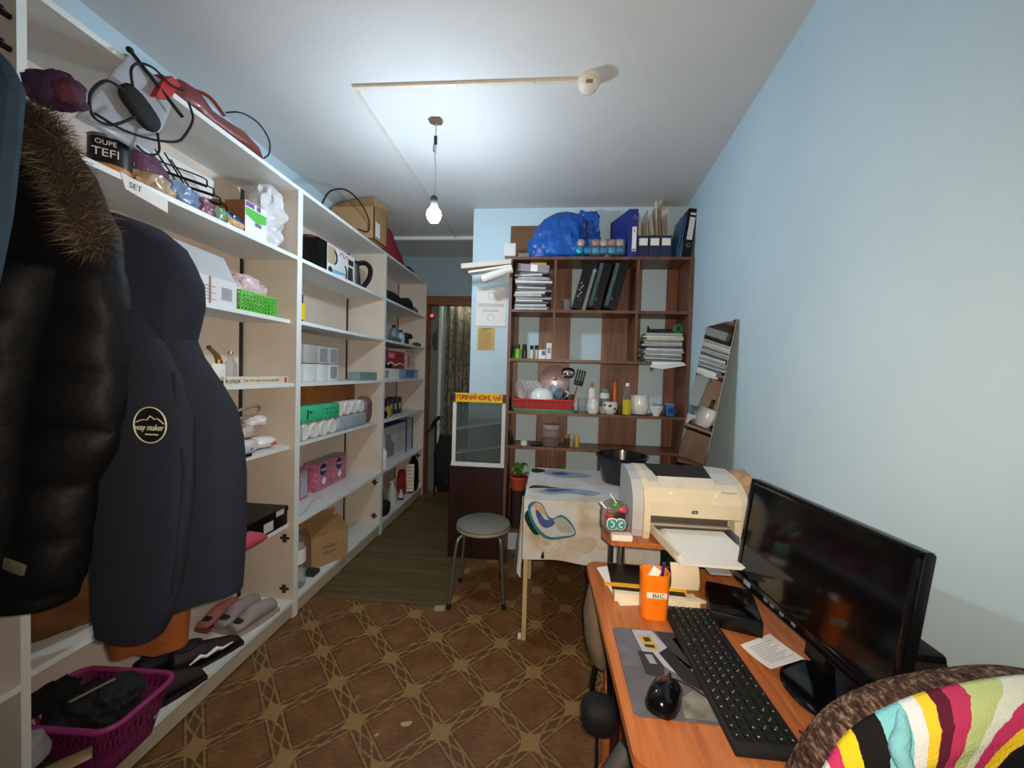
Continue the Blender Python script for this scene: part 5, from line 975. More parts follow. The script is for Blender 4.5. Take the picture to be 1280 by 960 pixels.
# ------------------------------------------------------------------ lower cells: pot, greens
Z = .2705
t = thing('terracotta_pot', 'small terracotta pot with green leaves beside the tablecloth corner', 'potted plant', (-.20, 2.82, .55))
solo('stacked_tin', B().lathe([(.06, 0), (.06, .28), (0, .281)], (-.20, 2.86, Z), 20), pm('#241a16', .6), 'dark tin in the lower cell carrying the terracotta pot', 'tin')
Zp = .5525
part('pot', B().lathe([(.05, 0), (.066, .085), (.07, .085), (.07, .10), (.062, .10), (.058, .08)], (-.20, 2.86, Zp), 24), pm('#a8482a', .7), t); part('soil', B().lathe([(.06, .088), (.0, .09)], (-.20, 2.86, Zp), 18, False), pm('#2a1c14', .9), t)
for k, (a, L, hz) in enumerate(((.2, .15, .02), (-1.2, .10, .05), (-.5, .13, .03), (-2.2, .08, .05), (2.0, .08, .06), (.9, .1, .06))):
    bb = B(); d = Vector((math.cos(a), math.sin(a), 0)); pv = Vector((-d.y, d.x, 0))
    def leaf(u, v, d=d, pv=pv, L=L, hz=hz):
        wv = .022*math.sin(PI*min(1, .08+.92*u))*(v-.5)*2
        return Vector((-.20, 2.86, Zp+.09))+d*L*u+pv*wv+Vector((0, 0, hz*math.sin(PI*u*.8)*1.6+.006*abs(v-.5)))
    bb.grid(leaf, 7, 2); part('leaf', bb, pm('#4f7d2c', .5, var=.2), t, 'full')
solo('green_bottle', B().lathe([(.03, 0), (.032, .02), (.032, .33), (.012, .40), (.012, .455), (0, .456)], (.11, 2.93, Z), 18), pm('#1f8a3c', .25), 'green bottle in the lower middle cell behind the table', 'bottle')
solo('dark_canister', B().lathe([(.07, 0), (.07, .36), (.05, .38), (0, .381)], (.52, 2.92, Z), 20), pm('#3a241c', .5), 'dark canister in the lower cell behind the table', 'canister')
# ================================================================== table with the oilcloth
t = thing('table', 'small table under a flower-printed oilcloth beside the bookcase', 'table', (.24, 2.32, 0))
TX0, TX1, TY0, TY1, TT = -.10, .585, 1.995, 2.66, .765
part('tabletop', B().bx(TX0, TX1, TY0, TY1, TT-.022, TT), pm('#b9a88a', .6), t, False)
for x in (TX0+.0, TX1-.022):
    for y in (TY0+.012, TY1-.034): part('leg', B().prism([(x, y, 0), (x+.022, y, 0), (x+.022, y+.022, 0), (x, y+.022, 0)], (0, 0, TT-.022)), pm('#c8b287', .6), t, False)
part('apron', B().bx(TX0+.02, TX1-.02, TY0+.03, TY0+.045, TT-.09, TT-.022), pm('#7a5a3a', .6), t, False)
solo('foot_pad', B().bx(TX0-.02, TX0-.002, TY0+.014, TY0+.035, 0, .026, .003), M['paper'], 'small white plastic piece beside the table leg foot', 'pad')
# oilcloth: top plus hanging sides, gently waved
q = NB('oilcloth'); n1 = q.noise(5, 4); n2 = q.noise(14, 3)
wv = q.math('ABSOLUTE', q.math('SUBTRACT', n1, .5))
clo = q.ramp(q.math('ADD', q.math('MULTIPLY', n1, .75), q.math('MULTIPLY', n2, .25)), [(.32, '#b7a98c'), (.43, '#cfc8b8'), (.52, '#d7d8d8'), (.70, '#cfd4da')])
q.bump(q.noise(7, 3), .12, .02); clothm = q.fin(clo, .28, .5)
t = thing('tablecloth', 'shiny oilcloth with printed calla lilies hanging over the table edge', 'tablecloth', (.28, 2.32, TT))
b = B(); e = .006
def front(u, v):
    x = TX0-e+(TX1-TX0+2*e)*u; z = TT+.003-.315*v
    return (x, TY0-e-.012*v-.006*v*math.sin(u*17)-.004*math.sin(u*6+1), z+.008*math.sin(u*9)*v)
def left(u, v):
    y = TY0-e+(TY1-TY0+e)*u; z = TT+.003-(.30-.0*u)*v*(1 if u > .12 else 1+.25*(1-u/.12))
    return (TX0-e-.02*v*abs(math.sin(u*11+.6))-.008*v-.022*v*(1-u)**6, y, z)
part('top', B().grid(lambda u, v: (TX0-e+(TX1-TX0+2*e)*u, TY0-e+(TY1-TY0+2*e)*v, TT+.003+.0012*math.sin(u*13)*math.sin(v*9)), 20, 16), clothm, t)
part('front_drop', B().grid(front, 30, 14), clothm, t)
part('left_drop', B().grid(left, 26, 14), clothm, t)
part('fold_corner', B().grid(lambda u, v: (TX0-.012-.026*math.sin(PI*u)*(.2+v*.8), TY0-.012+.06*u-.012*v, TT+.001-.41*v+.05*u*v), 8, 14), clothm, t)
# printed calla lilies: flat print on the cloth
def print_poly(name, pts, off, mt, plane='front', sub=None):
    bb = B(); P = curve(pts+[pts[0]], 5)[:-1] if False else curve([(a, c, 0) for a, c in pts], 5, True)
    if plane == 'front':
        def mp(p):
            u = (p.x-TX0+e)/(TX1-TX0+2*e); v = (TT+.003-p.y)/.315
            s = front(u, max(0, min(1, v))); return Vector((p.x, s[1]-off, p.y))
    else:
        def mp(p): return Vector((p.x, p.y, TT+.0045+off))
    Q = [mp(p) for p in P]; c = sum((p for p in P), Vector())/len(P)
    rings = [[mp(c+(p-c)*k) for p in P] for k in (1, .75, .5, .25)]
    bb.loft(rings, False); cv = bb.v(mp(c)); bb.bm.verts.ensure_lookup_table()
    n_ = len(P); last = list(bb.bm.verts)[3*n_:4*n_]
    for i in range(n_): bb.f([last[i], last[(i+1) % n_], cv])
    part(name, bb, mt, t, 'full')
def pf(px_, py_): return px_, py_
q = NB('print_petal'); o3 = q.xyz(); pet = q.fin(q.ramp(q.noise(6, 3), [(.3, '#b9c4d3'), (.6, '#ccd0cf')]), .3)
tealp, darkp, peach, indigo, greyb = pm('#2f7a8c', .3, var=.15), pm('#15352c', .3, var=.2), pm('#c9a48c', .3, var=.08), pm('#46588f', .3, var=.25, scale=14), pm('#93a4b8', .3, var=.12, scale=12)
LZ = TT
print_poly('printed_leaf', [(-.10, LZ-.10), (-.085, LZ-.055), (-.03, LZ-.06), (-.015, LZ-.16), (-.05, LZ-.175)], .0012, darkp)
print_poly('printed_flower', [(-.085, LZ-.035), (-.055, LZ-.008), (-.01, LZ-.02), (.02, LZ-.075), (.05, LZ-.09), (.09, LZ-.07), (.14, LZ-.105), (.165, LZ-.165), (.11, LZ-.19), (.03, LZ-.20), (-.03, LZ-.165), (-.07, LZ-.10)], .0018, tealp)
print_poly('printed_flower', [(-.07, LZ-.045), (-.045, LZ-.02), (-.015, LZ-.035), (.015, LZ-.09), (.05, LZ-.10), (.09, LZ-.082), (.135, LZ-.115), (.158, LZ-.162), (.10, LZ-.18), (.03, LZ-.185), (-.02, LZ-.15), (-.055, LZ-.10)], .0024, pet)
print_poly('printed_petal', [(-.06, LZ-.03), (-.04, LZ-.012), (-.01, LZ-.028), (.008, LZ-.07), (-.02, LZ-.06), (-.045, LZ-.045)], .003, peach)
print_poly('printed_throat', [(-.045, LZ-.055), (-.03, LZ-.05), (-.01, LZ-.085), (.03, LZ-.11), (.055, LZ-.10), (.05, LZ-.125), (.01, LZ-.14), (-.025, LZ-.115)], .003, indigo)
print_poly('printed_petal', [(.06, LZ-.095), (.09, LZ-.083), (.13, LZ-.115), (.15, LZ-.155), (.10, LZ-.16), (.07, LZ-.14)], .003, pm('#aab2a6', .3, var=.12))
print_poly('printed_cloud', [(.20, LZ-.045), (.26, LZ-.03), (.30, LZ-.05), (.34, LZ-.03), (.42, LZ-.05), (.40, LZ-.12), (.33, LZ-.13), (.27, LZ-.10)], .0014, pm('#d0c9ba', .3, var=.12, scale=12))
print_poly('printed_cloud', [(.16, LZ-.20), (.22, LZ-.17), (.27, LZ-.19), (.26, LZ-.24), (.20, LZ-.26)], .0014, pm('#c9bfae', .3, var=.15, scale=14))
for cx_, cz_, r_ in ((.06, -.235, .03), (.02, -.25, .024), (.30, -.21, .035), (.36, -.19, .03), (.42, -.20, .035), (.25, -.06, .03), (.48, -.12, .04), (.5, -.05, .03)):
    print_poly('printed_cloud', [(cx_+r_*math.cos(a_)*(1+.12*math.sin(3*a_)), LZ+cz_+r_*.8*math.sin(a_)) for a_ in [2*PI*i_/10 for i_ in range(10)]], .0010, pm('#cbc3b2', .3, var=.12, scale=12))
    print_poly('printed_cloud', [(cx_+.004+r_*.8*math.cos(a_)*(1+.12*math.sin(3*a_)), LZ+cz_+.004+r_*.64*math.sin(a_)) for a_ in [2*PI*i_/10 for i_ in range(10)]], .0015, pm('#d6d3cb', .3, var=.06, scale=12))
print_poly('printed_stalk', [(-.01, LZ-.295), (.0, LZ-.26), (.008, LZ-.295)], .0016, darkp)
print_poly('printed_leaf', [(-.09, 2.17), (-.02, 2.19), (.06, 2.185), (.13, 2.20), (.05, 2.215), (-.06, 2.235)], .0006, darkp, 'top')
print_poly('printed_flower', [(-.04, 2.12), (.02, 2.08), (.08, 2.10), (.16, 2.13), (.24, 2.10), (.31, 2.15), (.24, 2.19), (.15, 2.21), (.06, 2.20), (.0, 2.17)], .0012, greyb, 'top')
print_poly('printed_throat', [(.0, 2.13), (.06, 2.12), (.12, 2.155), (.17, 2.165), (.10, 2.185), (.03, 2.175)], .0018, indigo, 'top')
print_poly('printed_flower', [(.0, 2.50), (.08, 2.44), (.2, 2.46), (.30, 2.50), (.24, 2.56), (.1, 2.60), (.0, 2.58)], .0008, greyb, 'top')
print_poly('printed_throat', [(.03, 2.52), (.10, 2.49), (.16, 2.53), (.10, 2.56)], .0014, indigo, 'top')
print_poly('printed_leaf', [(-.09, 2.54), (-.04, 2.52), (.0, 2.58), (-.04, 2.63), (-.09, 2.62)], .0008, darkp, 'top')
# ================================================================== stool
t = thing('stool', 'round grey vinyl stool with steel legs before the dark cabinet', 'stool', (-.385, 2.42, 0))
SX, SY, SZ = -.385, 2.415, .462
part('seat', B().lathe([(.150, -.042), (.166, -.036), (.172, -.02), (.170, -.006), (.160, .0), (.0, .004)], (SX, SY, SZ), 40), pm('#74756d', .38, var=.14, scale=14, coat=.15), t); part('seat_band', B().lathe([(.173, -.034), (.175, -.03), (.175, -.022), (.172, -.018)], (SX, SY, SZ), 40, False), pm('#8f897a', .4), t); part('underside', B().lathe([(.0, -.04), (.150, -.042)], (SX, SY, SZ), 30, False), pm('#5a4a3a', .7), t)
for i, (dx, dy) in enumerate(((-.165, -.20), (-.165, .10), (.160, -.155), (.10, .2))):
    n_ = Vector((dx, dy, 0)).normalized()
    part('leg', B().tube(curve([(SX+dx*.45, SY+dy*.45, SZ-.045), (SX+dx*.72, SY+dy*.72, SZ-.05), (SX+dx*.82, SY+dy*.82, SZ-.09), (SX+dx*.9, SY+dy*.9, .22), (SX+dx, SY+dy, .012)], 5), .0105, 10), M['greymetal'], t); part('foot', B().lathe([(.013, 0), (.014, .004), (.013, .03), (.0105, .032)], (SX+dx, SY+dy, 0.0032), 12), M['rubber'], t)
solo('tile_scrap', B().at((-.60, 2.20, .0032), rz=.2).bx(-.03, .03, -.02, .02, 0, .012), pm('#a39c88', .7), 'small pale scrap lying at the foot of the front stool leg', 'scrap')
# ================================================================== mirror and bits by the right wall
t = thing('leaning_mirror', 'frameless mirror sheet leaning against the right wall behind the printer', 'mirror', (.80, 2.2, 0))
d0, d1 = Vector((.905, 1.965, 1.713)), Vector((.948, 2.44, 1.735)); b0, b1 = Vector((.62, 1.965, .0)), Vector((.655, 2.44, .0))
nn = (d1-d0).cross(b0-d0).normalized(); nn = nn if nn.x < 0 else -nn
part('glass', B().prism([b0+nn*.002, b1+nn*.002, d1+nn*.002, d0+nn*.002], nn*.002), M['mirror'], t, False); part('backing', B().prism([b0-nn*.002, b1-nn*.002, d1-nn*.002, d0-nn*.002], nn*.004), pm('#4d4238', .7), t, False)
solo('black_basin', B().lathe([(.115, 0), (.12, .01), (.148, .155), (.158, .16), (.158, .166), (.145, .164), (.118, .02), (.0, .015)], (.47, 2.42, TT+.006), 32), pm('#141a1a', .25, coat=.3), 'dark plastic basin standing on the table behind the printer', 'basin')
b = B().blob((.455, 2.20, TT+.07), (.035, .035, .085), 91, .3, 2.4, 3); solo('clear_bag', b, pm('#8b8494', .2, trans=.6, var=.1, bump=.6, bscale=30, ior=1.15), 'crumpled clear plastic bag standing before the dark basin', 'bag')
# ================================================================== computer desk
D = .72
t = thing('computer_desk', 'orange pine-look computer desk with rounded corners along the right wall', 'desk', (.50, 1.07, 0))
DY0, DY1, DX0 = .69, 1.455, .163
def dx1(y): return rwall(y)-.012
out = [(DX0+.045+.045*math.cos(a), DY1-.045+.045*math.sin(a)) for a in [PI/2+PI/2*i/6 for i in range(7)]]+[(DX0+.015+.03+.03*math.cos(a), DY0+.03+.03*math.sin(a)) for a in [PI+PI/2*i/6 for i in range(7)]]+[(dx1(DY0), DY0), (dx1(DY1), DY1)]
part('desktop', B().prism([(x, y, D-.022) for x, y in out], (0, 0, .022)), M['desk'], t, False)
part('side_panel', B().bx(.24, .78, DY1-.06, DY1-.04, 0, D-.022), M['desk'], t, False); part('side_panel', B().bx(.36, .76, DY0+.03, DY0+.05, 0, D-.022), M['desk'], t, False)
part('modesty_panel', B().bx(.76, .776, DY0+.05, DY1-.06, .3, D-.022), M['desk'], t, False)
t = thing('printer_shelf', 'raised orange shelf on a grey post carrying the printer', 'shelf', (.55, 1.55, D))
RZ = .806
part('board', B().prism([(.222, 1.47, RZ), (.246, 1.405, RZ), (.41, 1.40, RZ), (.80, 1.40, RZ), (.84, 1.75, RZ), (.26, 1.75, RZ)], (0, 0, .02)), M['desk'], t, False)
part('post', B().tube([(.287, 1.435, D), (.287, 1.435, RZ)], .011, 12), M['steel'], t); part('post', B().tube([(.78, 1.43, D), (.78, 1.43, RZ)], .011, 12), M['steel'], t); part('post', B().tube([(.30, 1.72, 0), (.30, 1.72, RZ)], .012, 12), M['steel'], t); part('post', B().tube([(.80, 1.72, 0), (.80, 1.72, RZ)], .012, 12), M['steel'], t)
solo('black_cable', B().tube(curve([(.303, 1.442, D+.004), (.302, 1.46, .76), (.302, 1.47, .80), (.303, 1.478, .802)]), .004, 6), M['black'], 'thin black cable beside the grey shelf post', 'cable')
# ------------------------------------------------------------------ laser printer
PZ = RZ+.0205
cr, crd, grl = pm('#d8cdb3', .45, var=.03), pm('#c9c2ae', .5, var=.04), pm('#a9adb0', .45, var=.04)
t = thing('laser_printer', 'beige and grey laser printer with paper in its front tray', 'printer', (.545, 1.55, PZ))
PX0, PX1 = .352, .715
prof = [(1.445, 0), (1.435, .03), (1.432, .10), (1.436, .145), (1.455, .178), (1.50, .205), (1.56, .222), (1.64, .23), (1.69, .222), (1.70, .20), (1.70, 0)]
def side(x0, x1, pr, inset=0): return B().loft([[(x, y, PZ+z) for y, z in pr] for x in (x0, x1)])
part('left_cover', side(PX0-.026, PX0+.012, [(y+(.012 if y < 1.5 else 0), z-.004 if z > .1 else z) for y, z in prof]), pm('#b4b8ba', .45, var=.03), t, False)
part('right_cover', side(PX1-.012, PX1+.016, [(y+(.006 if y < 1.5 else 0), z-.003 if z > .1 else z) for y, z in prof]), crd, t, False)
part('left_trim', side(PX0+.012, PX0+.035, [(y-.004 if y < 1.5 else y, z) for y, z in prof]), cr, t, False)
# front: panel over the paper mouth
part('front_panel', B().loft([[(x, y, PZ+z) for y, z in ((1.440, .085), (1.432, .09), (1.430, .14), (1.438, .155), (1.46, .185), (1.49, .2), (1.49, .085))] for x in (PX0+.035, PX1-.012)]), cr, t, False)
part('front_pillar', B().bx(PX1-.034, PX1-.012, 1.432, 1.47, PZ, PZ+.085), cr, t, False)
part('body_core', B().bx(PX0+.035, PX1-.012, 1.505, 1.698, PZ, PZ+.205), crd, t, False)
part('mouth', B().bx(PX0+.035, PX1-.034, 1.485, 1.505, PZ+.002, PZ+.085), pm('#4f4a42', .6), t, False); part('mouth_bar', B().bx(PX0+.036, PX1-.036, 1.45, 1.47, PZ+.046, PZ+.054, .002), pm('#a7a496', .5), t)
part('top_cover', B().loft([[(x, y, PZ+z) for y, z in ((1.49, .2), (1.56, .222), (1.64, .23), (1.69, .222), (1.698, .20), (1.5, .19))] for x in (PX0+.035, PX1-.012)]), pm('#bfc1bd', .45, var=.04), t, False)
sl = [(1.50, .2065), (1.615, .2305)]
part('output_slot', B().prism([(PX0+.075, 1.515, PZ+.2115), (PX1-.085, 1.515, PZ+.2115), (PX1-.075, 1.63, PZ+.2335), (PX0+.055, 1.63, PZ+.2335)], (0, 0, .003)), pm('#241d18', .5, var=.2), t, False, label='dark brown output recess')
part('output_flap', B().prism([(PX0+.075, 1.468, PZ+.188), (PX1-.085, 1.468, PZ+.188), (PX1-.085, 1.515, PZ+.2115), (PX0+.075, 1.515, PZ+.2115)], (0, -.002, .004)), pm('#d3cdbc', .45), t, False)
for x in (.46, PX1-.095): part('latch', B().bx(x-.004, x+.004, 1.4445, 1.451, PZ+.164, PZ+.176, .001), M['paper'], t)
part('control_panel', B().prism([(PX1-.075, 1.452, PZ+.178), (PX1-.02, 1.452, PZ+.178), (PX1-.015, 1.60, PZ+.232), (PX1-.07, 1.60, PZ+.232)], (0, 0, .002)), grl, t, False)
bd = part('badge', B().bx(.531, .552, 1.4285, 1.4315, PZ+.104, PZ+.116, .0008), pm('#3a3f48', .35), t); text('lettering', 'hp', .011, (.5415, 1.428, PZ+.1108), (1, 0, 0), (0, 0, 1), M['paperg'], t, ext=.0003)
# input tray and paper
part('tray', B().prism([(PX0+.04, 1.47, PZ+.018), (PX1-.04, 1.47, PZ+.018), (PX1-.05, 1.24, PZ+.008), (PX0+.075, 1.24, PZ+.008)], (0, 0, .006)), cr, t, False)
part('tray_wall', B().prism([(PX0+.04, 1.47, PZ+.024), (PX0+.048, 1.47, PZ+.024), (PX0+.083, 1.24, PZ+.014), (PX0+.075, 1.24, PZ+.014)], (0, 0, .024)), cr, t, False)
part('tray_leg', B().prism([(.425, 1.22, D+.040), (.455, 1.22, D+.040), (.46, 1.25, PZ+.006), (.40, 1.25, PZ+.006)], (0, .012, 0)), cr, t, False) if False else None
part('tray_lip', B().prism([(.50, 1.245, PZ+.009), (.575, 1.245, PZ+.009), (.57, 1.205, PZ-.001), (.51, 1.205, PZ-.001)], (0, 0, .006)), pm('#8b8f96', .5), t, False)
part('tray_support', B().loft([[(.405, y, z), (.485, y, z), (.492, y+.004, z), (.405, y+.004, z)] for y, z in ((1.25, PZ+.006), (1.238, PZ-.02), (1.232, PZ-.045), (1.236, D+.036))]), cr, t)
part('paper_guide', B().bx(PX1-.052, PX1-.04, 1.38, 1.465, PZ+.024, PZ+.05, .002), pm('#4f5a68', .5), t)
for k in range(5): solo('paper_sheet', B().at((.528+.003*k, 1.345-.004*k, PZ+.0262+.0032*k), rz=-.02+.012*k, rx=.045).bx(-.105-.012*0, .105, -.14, .10, 0, .0028), M['paper'], ORD[k]+' sheet of copy paper in the printer front tray' if k < 4 else 'top sheet of copy paper sliding forward in the printer tray', 'paper', 'copy paper in the printer tray')
# candy bag and cigarette-like carton left of the printer
t = thing('sweets_bag', 'clear bag of sweets with a teal emblem on the printer shelf', 'bag', (.26, 1.45, RZ+.0205))
part('bag', B().blob((.262, 1.455, RZ+.085), (.05, .03, .064), 95, .16, 2, 4), pm('#8d8488', .15, trans=.45, var=.5, scale=35, bump=.4, bscale=30, ior=1.15), t)
part('dark_panel', B().at((.262, 1.427, RZ+.085), rx=-.05).bx(-.03, .034, -.004, .004, -.03, .035, .003), pm('#2c1a1c', .4, var=.4, scale=40), t)
em = pm('#2f8f8c', .4, var=.05)
part('emblem', B().at((.262, 1.418, RZ+.075), rx=PI/2).blob((-.014, 0, 0), (.019, .022, .003), 1, .1, 1, 2).blob((.016, 0, 0), (.019, .022, .003), 2, .1, 1, 2), pm('#d6e4e2', .4), t, stuff=True)
part('emblem', B().at((.262, 1.415, RZ+.075), rx=PI/2).blob((-.014, 0, 0), (.016, .019, .003), 1, .1, 1, 2).blob((.016, 0, 0), (.016, .019, .003), 2, .1, 1, 2), em, t, stuff=True)
text('lettering', 'ↄc', .04, (.263, 1.411, RZ+.077), (1, 0, 0), (0, 0, 1), M['paper'], t) if False else None
part('letter_curl', B().tube(arc((.246, 1.411, RZ+.075), .009, -1.9, 1.9, 10), .0022, 5), M['paper'], t); part('letter_curl', B().tube(arc((.282, 1.411, RZ+.075), .009, 1.2, 5.0, 10), .0022, 5), M['paper'], t)
for k, (c, x, y, z) in enumerate((('#3f8a44', .262, 1.44, .138), ('#b54a58', .285, 1.435, .125), ('#a33a3a', .24, 1.43, .10))): part('sweet', B().blob((x, y, RZ+z), (.017, .014, .012), k, .2, 2, 2), pm(c, .3), t)
solo('lollipop_stick', B().tube([(.262, 1.425, RZ+.15), (.238, 1.42, RZ+.185)], .0022, 6), M['paper'], 'thin white and red stick poking out of the bag of sweets', 'stick')
solo('lollipop_stick', B().tube([(.226, 1.43, RZ+.128), (.205, 1.425, RZ+.15)], .004, 6), M['paper'], 'short thick white stick at the left of the bag of sweets', 'stick')
t = thing('card_stack', 'small stack of white cards on the shelf edge before the bag of sweets', 'cards', (.282, 1.425, RZ+.0205))
for k in range(5): part('card', B().at((.282+.002*(k % 2), 1.414, RZ+.0205+.0042*k), rz=.03*(k % 3)).bx(-.036, .036, -.012, .02, 0, .004), pm('#ece6e2', .6), t, False)
# ------------------------------------------------------------------ things on the desk
solo('paper_sheet', B().prism([(.196, 1.405, D+.0005), (.255, 1.43, D+.0005), (.53, 1.235, D+.0005), (.24, 1.18, D+.0005)], (0, 0, .0012)), M['paper'], 'white paper sheet under the books behind the orange pen cup', 'paper')
t = thing('black_notebook', 'black covered book lying on white papers behind the orange pen cup', 'book', (.33, 1.30, D)); part('pages', B().at((.335, 1.285, D+.002), rz=-.05).bx(-.105, .105, -.09, .09, 0, .026), pm('#d8cfb8', .8), t, False); part('cover', B().at((.335, 1.285, D+.028), rz=-.05).bx(-.11, .11, -.07, .095, 0, .004), M['black'], t, False)
t = thing('cream_notebook', 'cream paper block under the yellow ruler', 'book', (.42, 1.22, D)); part('pages', B().at((.42, 1.215, D+.002), rz=.12).bx(-.06, .06, -.022, .024, 0, .018, .001), pm('#e0d6bd', .8), t, False)
t = thing('yellow_ruler', 'yellow ruler lying across the black book behind the pen cup', 'ruler', (.34, 1.25, D+.033)); part('strip', B().at((.345, 1.237, D+.0325), rz=-.02).bx(-.145, .12, -.009, .009, 0, .003), pm('#e0a51c', .4), t, False); part('brown_end', B().at((.345, 1.237, D+.0325), rz=-.02).bx(.105, .1205, -.0092, .0092, -.0002, .0034), pm('#8a5a2a', .5), t, False)
t = thing('pen_cup', 'orange plastic pen cup with a lettered white label on the desk', 'pen cup', (.329, 1.145, D))
oc = (.329, 1.15, D+.0005); oT = dict(loc=oc, rz=0)
sq = rr(.039, .030, .022, 5)
part('cup', B().at(**oT).loft([[(x*k, y*k, z) for x, y in sq] for z, k in ((0, .94), (.004, .97), (.128, 1.04), (.132, 1.04), (.130, .95), (.01, .86))]), M['orange'], t)
lb = part('label', B().at(**oT).bx(-.028, .028, -.0325, -.0295, .066, .082, .001), pm('#e9e3dc', .5), t, label='white and black lettered label'); text('lettering', 'BIC', .0165, (.334, 1.15-.0327, D+.0745), (1, 0, 0), (0, 0, 1), M['black'], t, ext=.0004, width=.034); part('mascot_dot', B().at(**oT).bx(-.0225, -.0195, -.0335, -.032, .069, .079, .0005), M['red'], t) if False else None
solo('eraser', B().at((.318, 1.15, D+.105), ry=.5).bx(-.012, .012, -.006, .006, 0, .04, .002), M['paper'], 'white pointed eraser sticking up in the orange cup', 'eraser')
solo('blue_pen', B().tube([(.345, 1.152, D+.03), (.356, 1.155, D+.155)], .005, 8), pm('#2a2470', .3), 'dark blue pen standing in the orange cup', 'pen')
# mouse pad with a flat print
t = thing('mouse_pad', 'grey mouse pad printed with two cars under the mouse', 'mouse pad', (.292, .933, D))
padb = [(x+.2925, y+.9335) for x, y in rr(.094, .139, .012, 4)]
part('pad', B().prism([(x, y, D+.0005) for x, y in padb], (0, 0, .0025)), pm('#585960', .85, var=.3, scale=14), t, False)
def pp(nm, pts, c, h=.0032, v=.15): part(nm, B().prism([(x, y, D+h) for x, y in pts], (0, 0, .0004)), pm(c, .85, var=v, scale=30), t, False)
pp('printed_smoke', [(.2, .93), (.20, 1.065), (.245, 1.068), (.25, 1.0), (.24, .93)], '#5c5d66')
pp('printed_road', [(.25, 1.068), (.305, 1.07), (.33, 1.0), (.375, .93), (.385, .88), (.31, .93), (.26, .985)], '#a3a3b2')
pp('printed_hill', [(.315, 1.068), (.384, 1.068), (.386, .98), (.36, .935), (.33, .99)], '#2e2f34')
pp('printed_sky', [(.352, 1.045), (.386, 1.06), (.386, .93), (.362, .99)], '#9a99b5')
pp('printed_bush', [(.30, .985), (.33, 1.01), (.345, .96), (.386, .90), (.386, .86), (.33, .90)], '#1a1b1f', .0036)
pp('printed_car', [(.263, 1.045), (.295, 1.05), (.303, 1.0), (.29, .99), (.27, 1.0)], '#b59a4a', .0038); pp('printed_car_window', [(.273, 1.04), (.29, 1.04), (.292, 1.025), (.275, 1.022)], '#33302a', .0042); pp('printed_car_front', [(.27, 1.012), (.296, 1.012), (.294, 1.0), (.272, 1.003)], '#2b2a28', .0042)
pp('printed_car', [(.247, .985), (.285, .985), (.30, .94), (.29, .90), (.25, .91)], '#2c2c30', .0036); pp('printed_car_window', [(.262, .975), (.28, .975), (.285, .945), (.268, .945)], '#8d8f99', .0042)
pp('printed_verge', [(.30, .80), (.384, .80), (.386, .855), (.35, .88), (.31, .85)], '#6f6f68', .0034, .5)
# mouse
t = thing('computer_mouse', 'glossy black computer mouse on the printed pad', 'mouse', (.272, .842, D+.004)); MT = dict(loc=(.272, .842, D+.0045), rz=-.55)
part('shell', B().at(**MT).loft([[(w_*math.cos(a), y, max(0, h*math.sin(a)) if math.sin(a) > 0 else 0) for a in [PI*i/14 for i in range(15)]] for y, w_, h in ((-.055, .008, .006), (-.050, .022, .022), (-.036, .031, .034), (-.01, .034, .039), (.02, .032, .035), (.042, .028, .024), (.054, .02, .012), (.058, .008, .005))]), M['blackgloss'], t, 'full')
part('wheel', B().at(**MT).at((.272, .842, D+.0045), rz=-.55).tube(arc((0, .034, .024), .009, 0, 2*PI, 14, (0, 1, 0), (0, 0, 1))[:-1], .003, 6, True), M['rubber'], t); part('button_seam', B().at(**MT).tube([(0, .05, .016), (0, .03, .031), (0, .008, .0385)], .0008, 5), M['greymetal'], t)
part('mouse_cable', B().tube(curve([(.30, .895, D+.012), (.34, .88, D+.008), (.375, .84, D+.006), (.378, .79, D+.006), (.40, .755, D+.004), (.44, .735, D+.004)]), .002, 6), M['rubber'], t)
# keyboard
t = thing('keyboard', 'black computer keyboard with white key marks lying along the desk', 'keyboard', (.43, .955, D), math.radians(90.6))
# local frame: x along the length (towards the back), y to the left
part('case', B().bx(-.225, .222, -.064, .066, .0005, .016, .004).prism([(-.225, .04, .016), (.222, .04, .016), (.222, .064, .019), (-.225, .064, .019)], (0, 0, .001)) if False else B().bx(-.225, .222, -.066, .066, .0005, .016, .004), M['blackmat'], t, world=False)
kw, kd = .0186, .0186; keyb = B().prism([(-.0082, -.0082, 0), (.0082, -.0082, 0), (.0082, .0082, 0), (-.0082, .0082, 0)], (0, 0, .0005)).loft([[(-.0082, -.0082, 0), (.0082, -.0082, 0), (.0082, .0082, 0), (-.0082, .0082, 0)], [(-.0065, -.0068, .0055), (.0065, -.0068, .0055), (.0065, .0068, .0055), (-.0065, .0068, .0055)]])
bmk = pm('#151617', .5, var=.1); me0 = None; markm = pm('#b5b8ba', .6, var=0)
rnd = random.Random(8); nkey = 0
marks = []
for row in range(6):
    for colm in range(21):
        x = .205-.0196*colm-(.006 if colm > 14 else 0)-(.004 if colm > 17 else 0); y = -.052+.0205*row
        if row == 5 and colm in (1, 3): continue
        if row == 0 and 6 <= colm <= 9: continue
        if x < -.214: continue
        L_ = 1
        if me0 is None:
            o = part('key', keyb, bmk, t, False, world=False); me0 = o.data
            o.location = (-x*0+x, y, .016)
        else:
            o = bpy.data.objects.new('key', me0); C.objects.link(o); o.parent = t; o.location = (x, y, .016); ROOT[o.name] = ROOT[t.name]
        mk = B(); s_ = .0016
        if rnd.random() < .75: mk.bx(x-.0025-rnd.random()*.0015, x-.001, y+.001, y+.001+.0014+.0016*rnd.random(), .0216, .0218)
        if rnd.random() < .3: mk.bx(x+.001, x+.003, y-.003, y-.001, .0216, .0218)
        bm2 = mk.bm; marks.append(bm2); nkey += 1
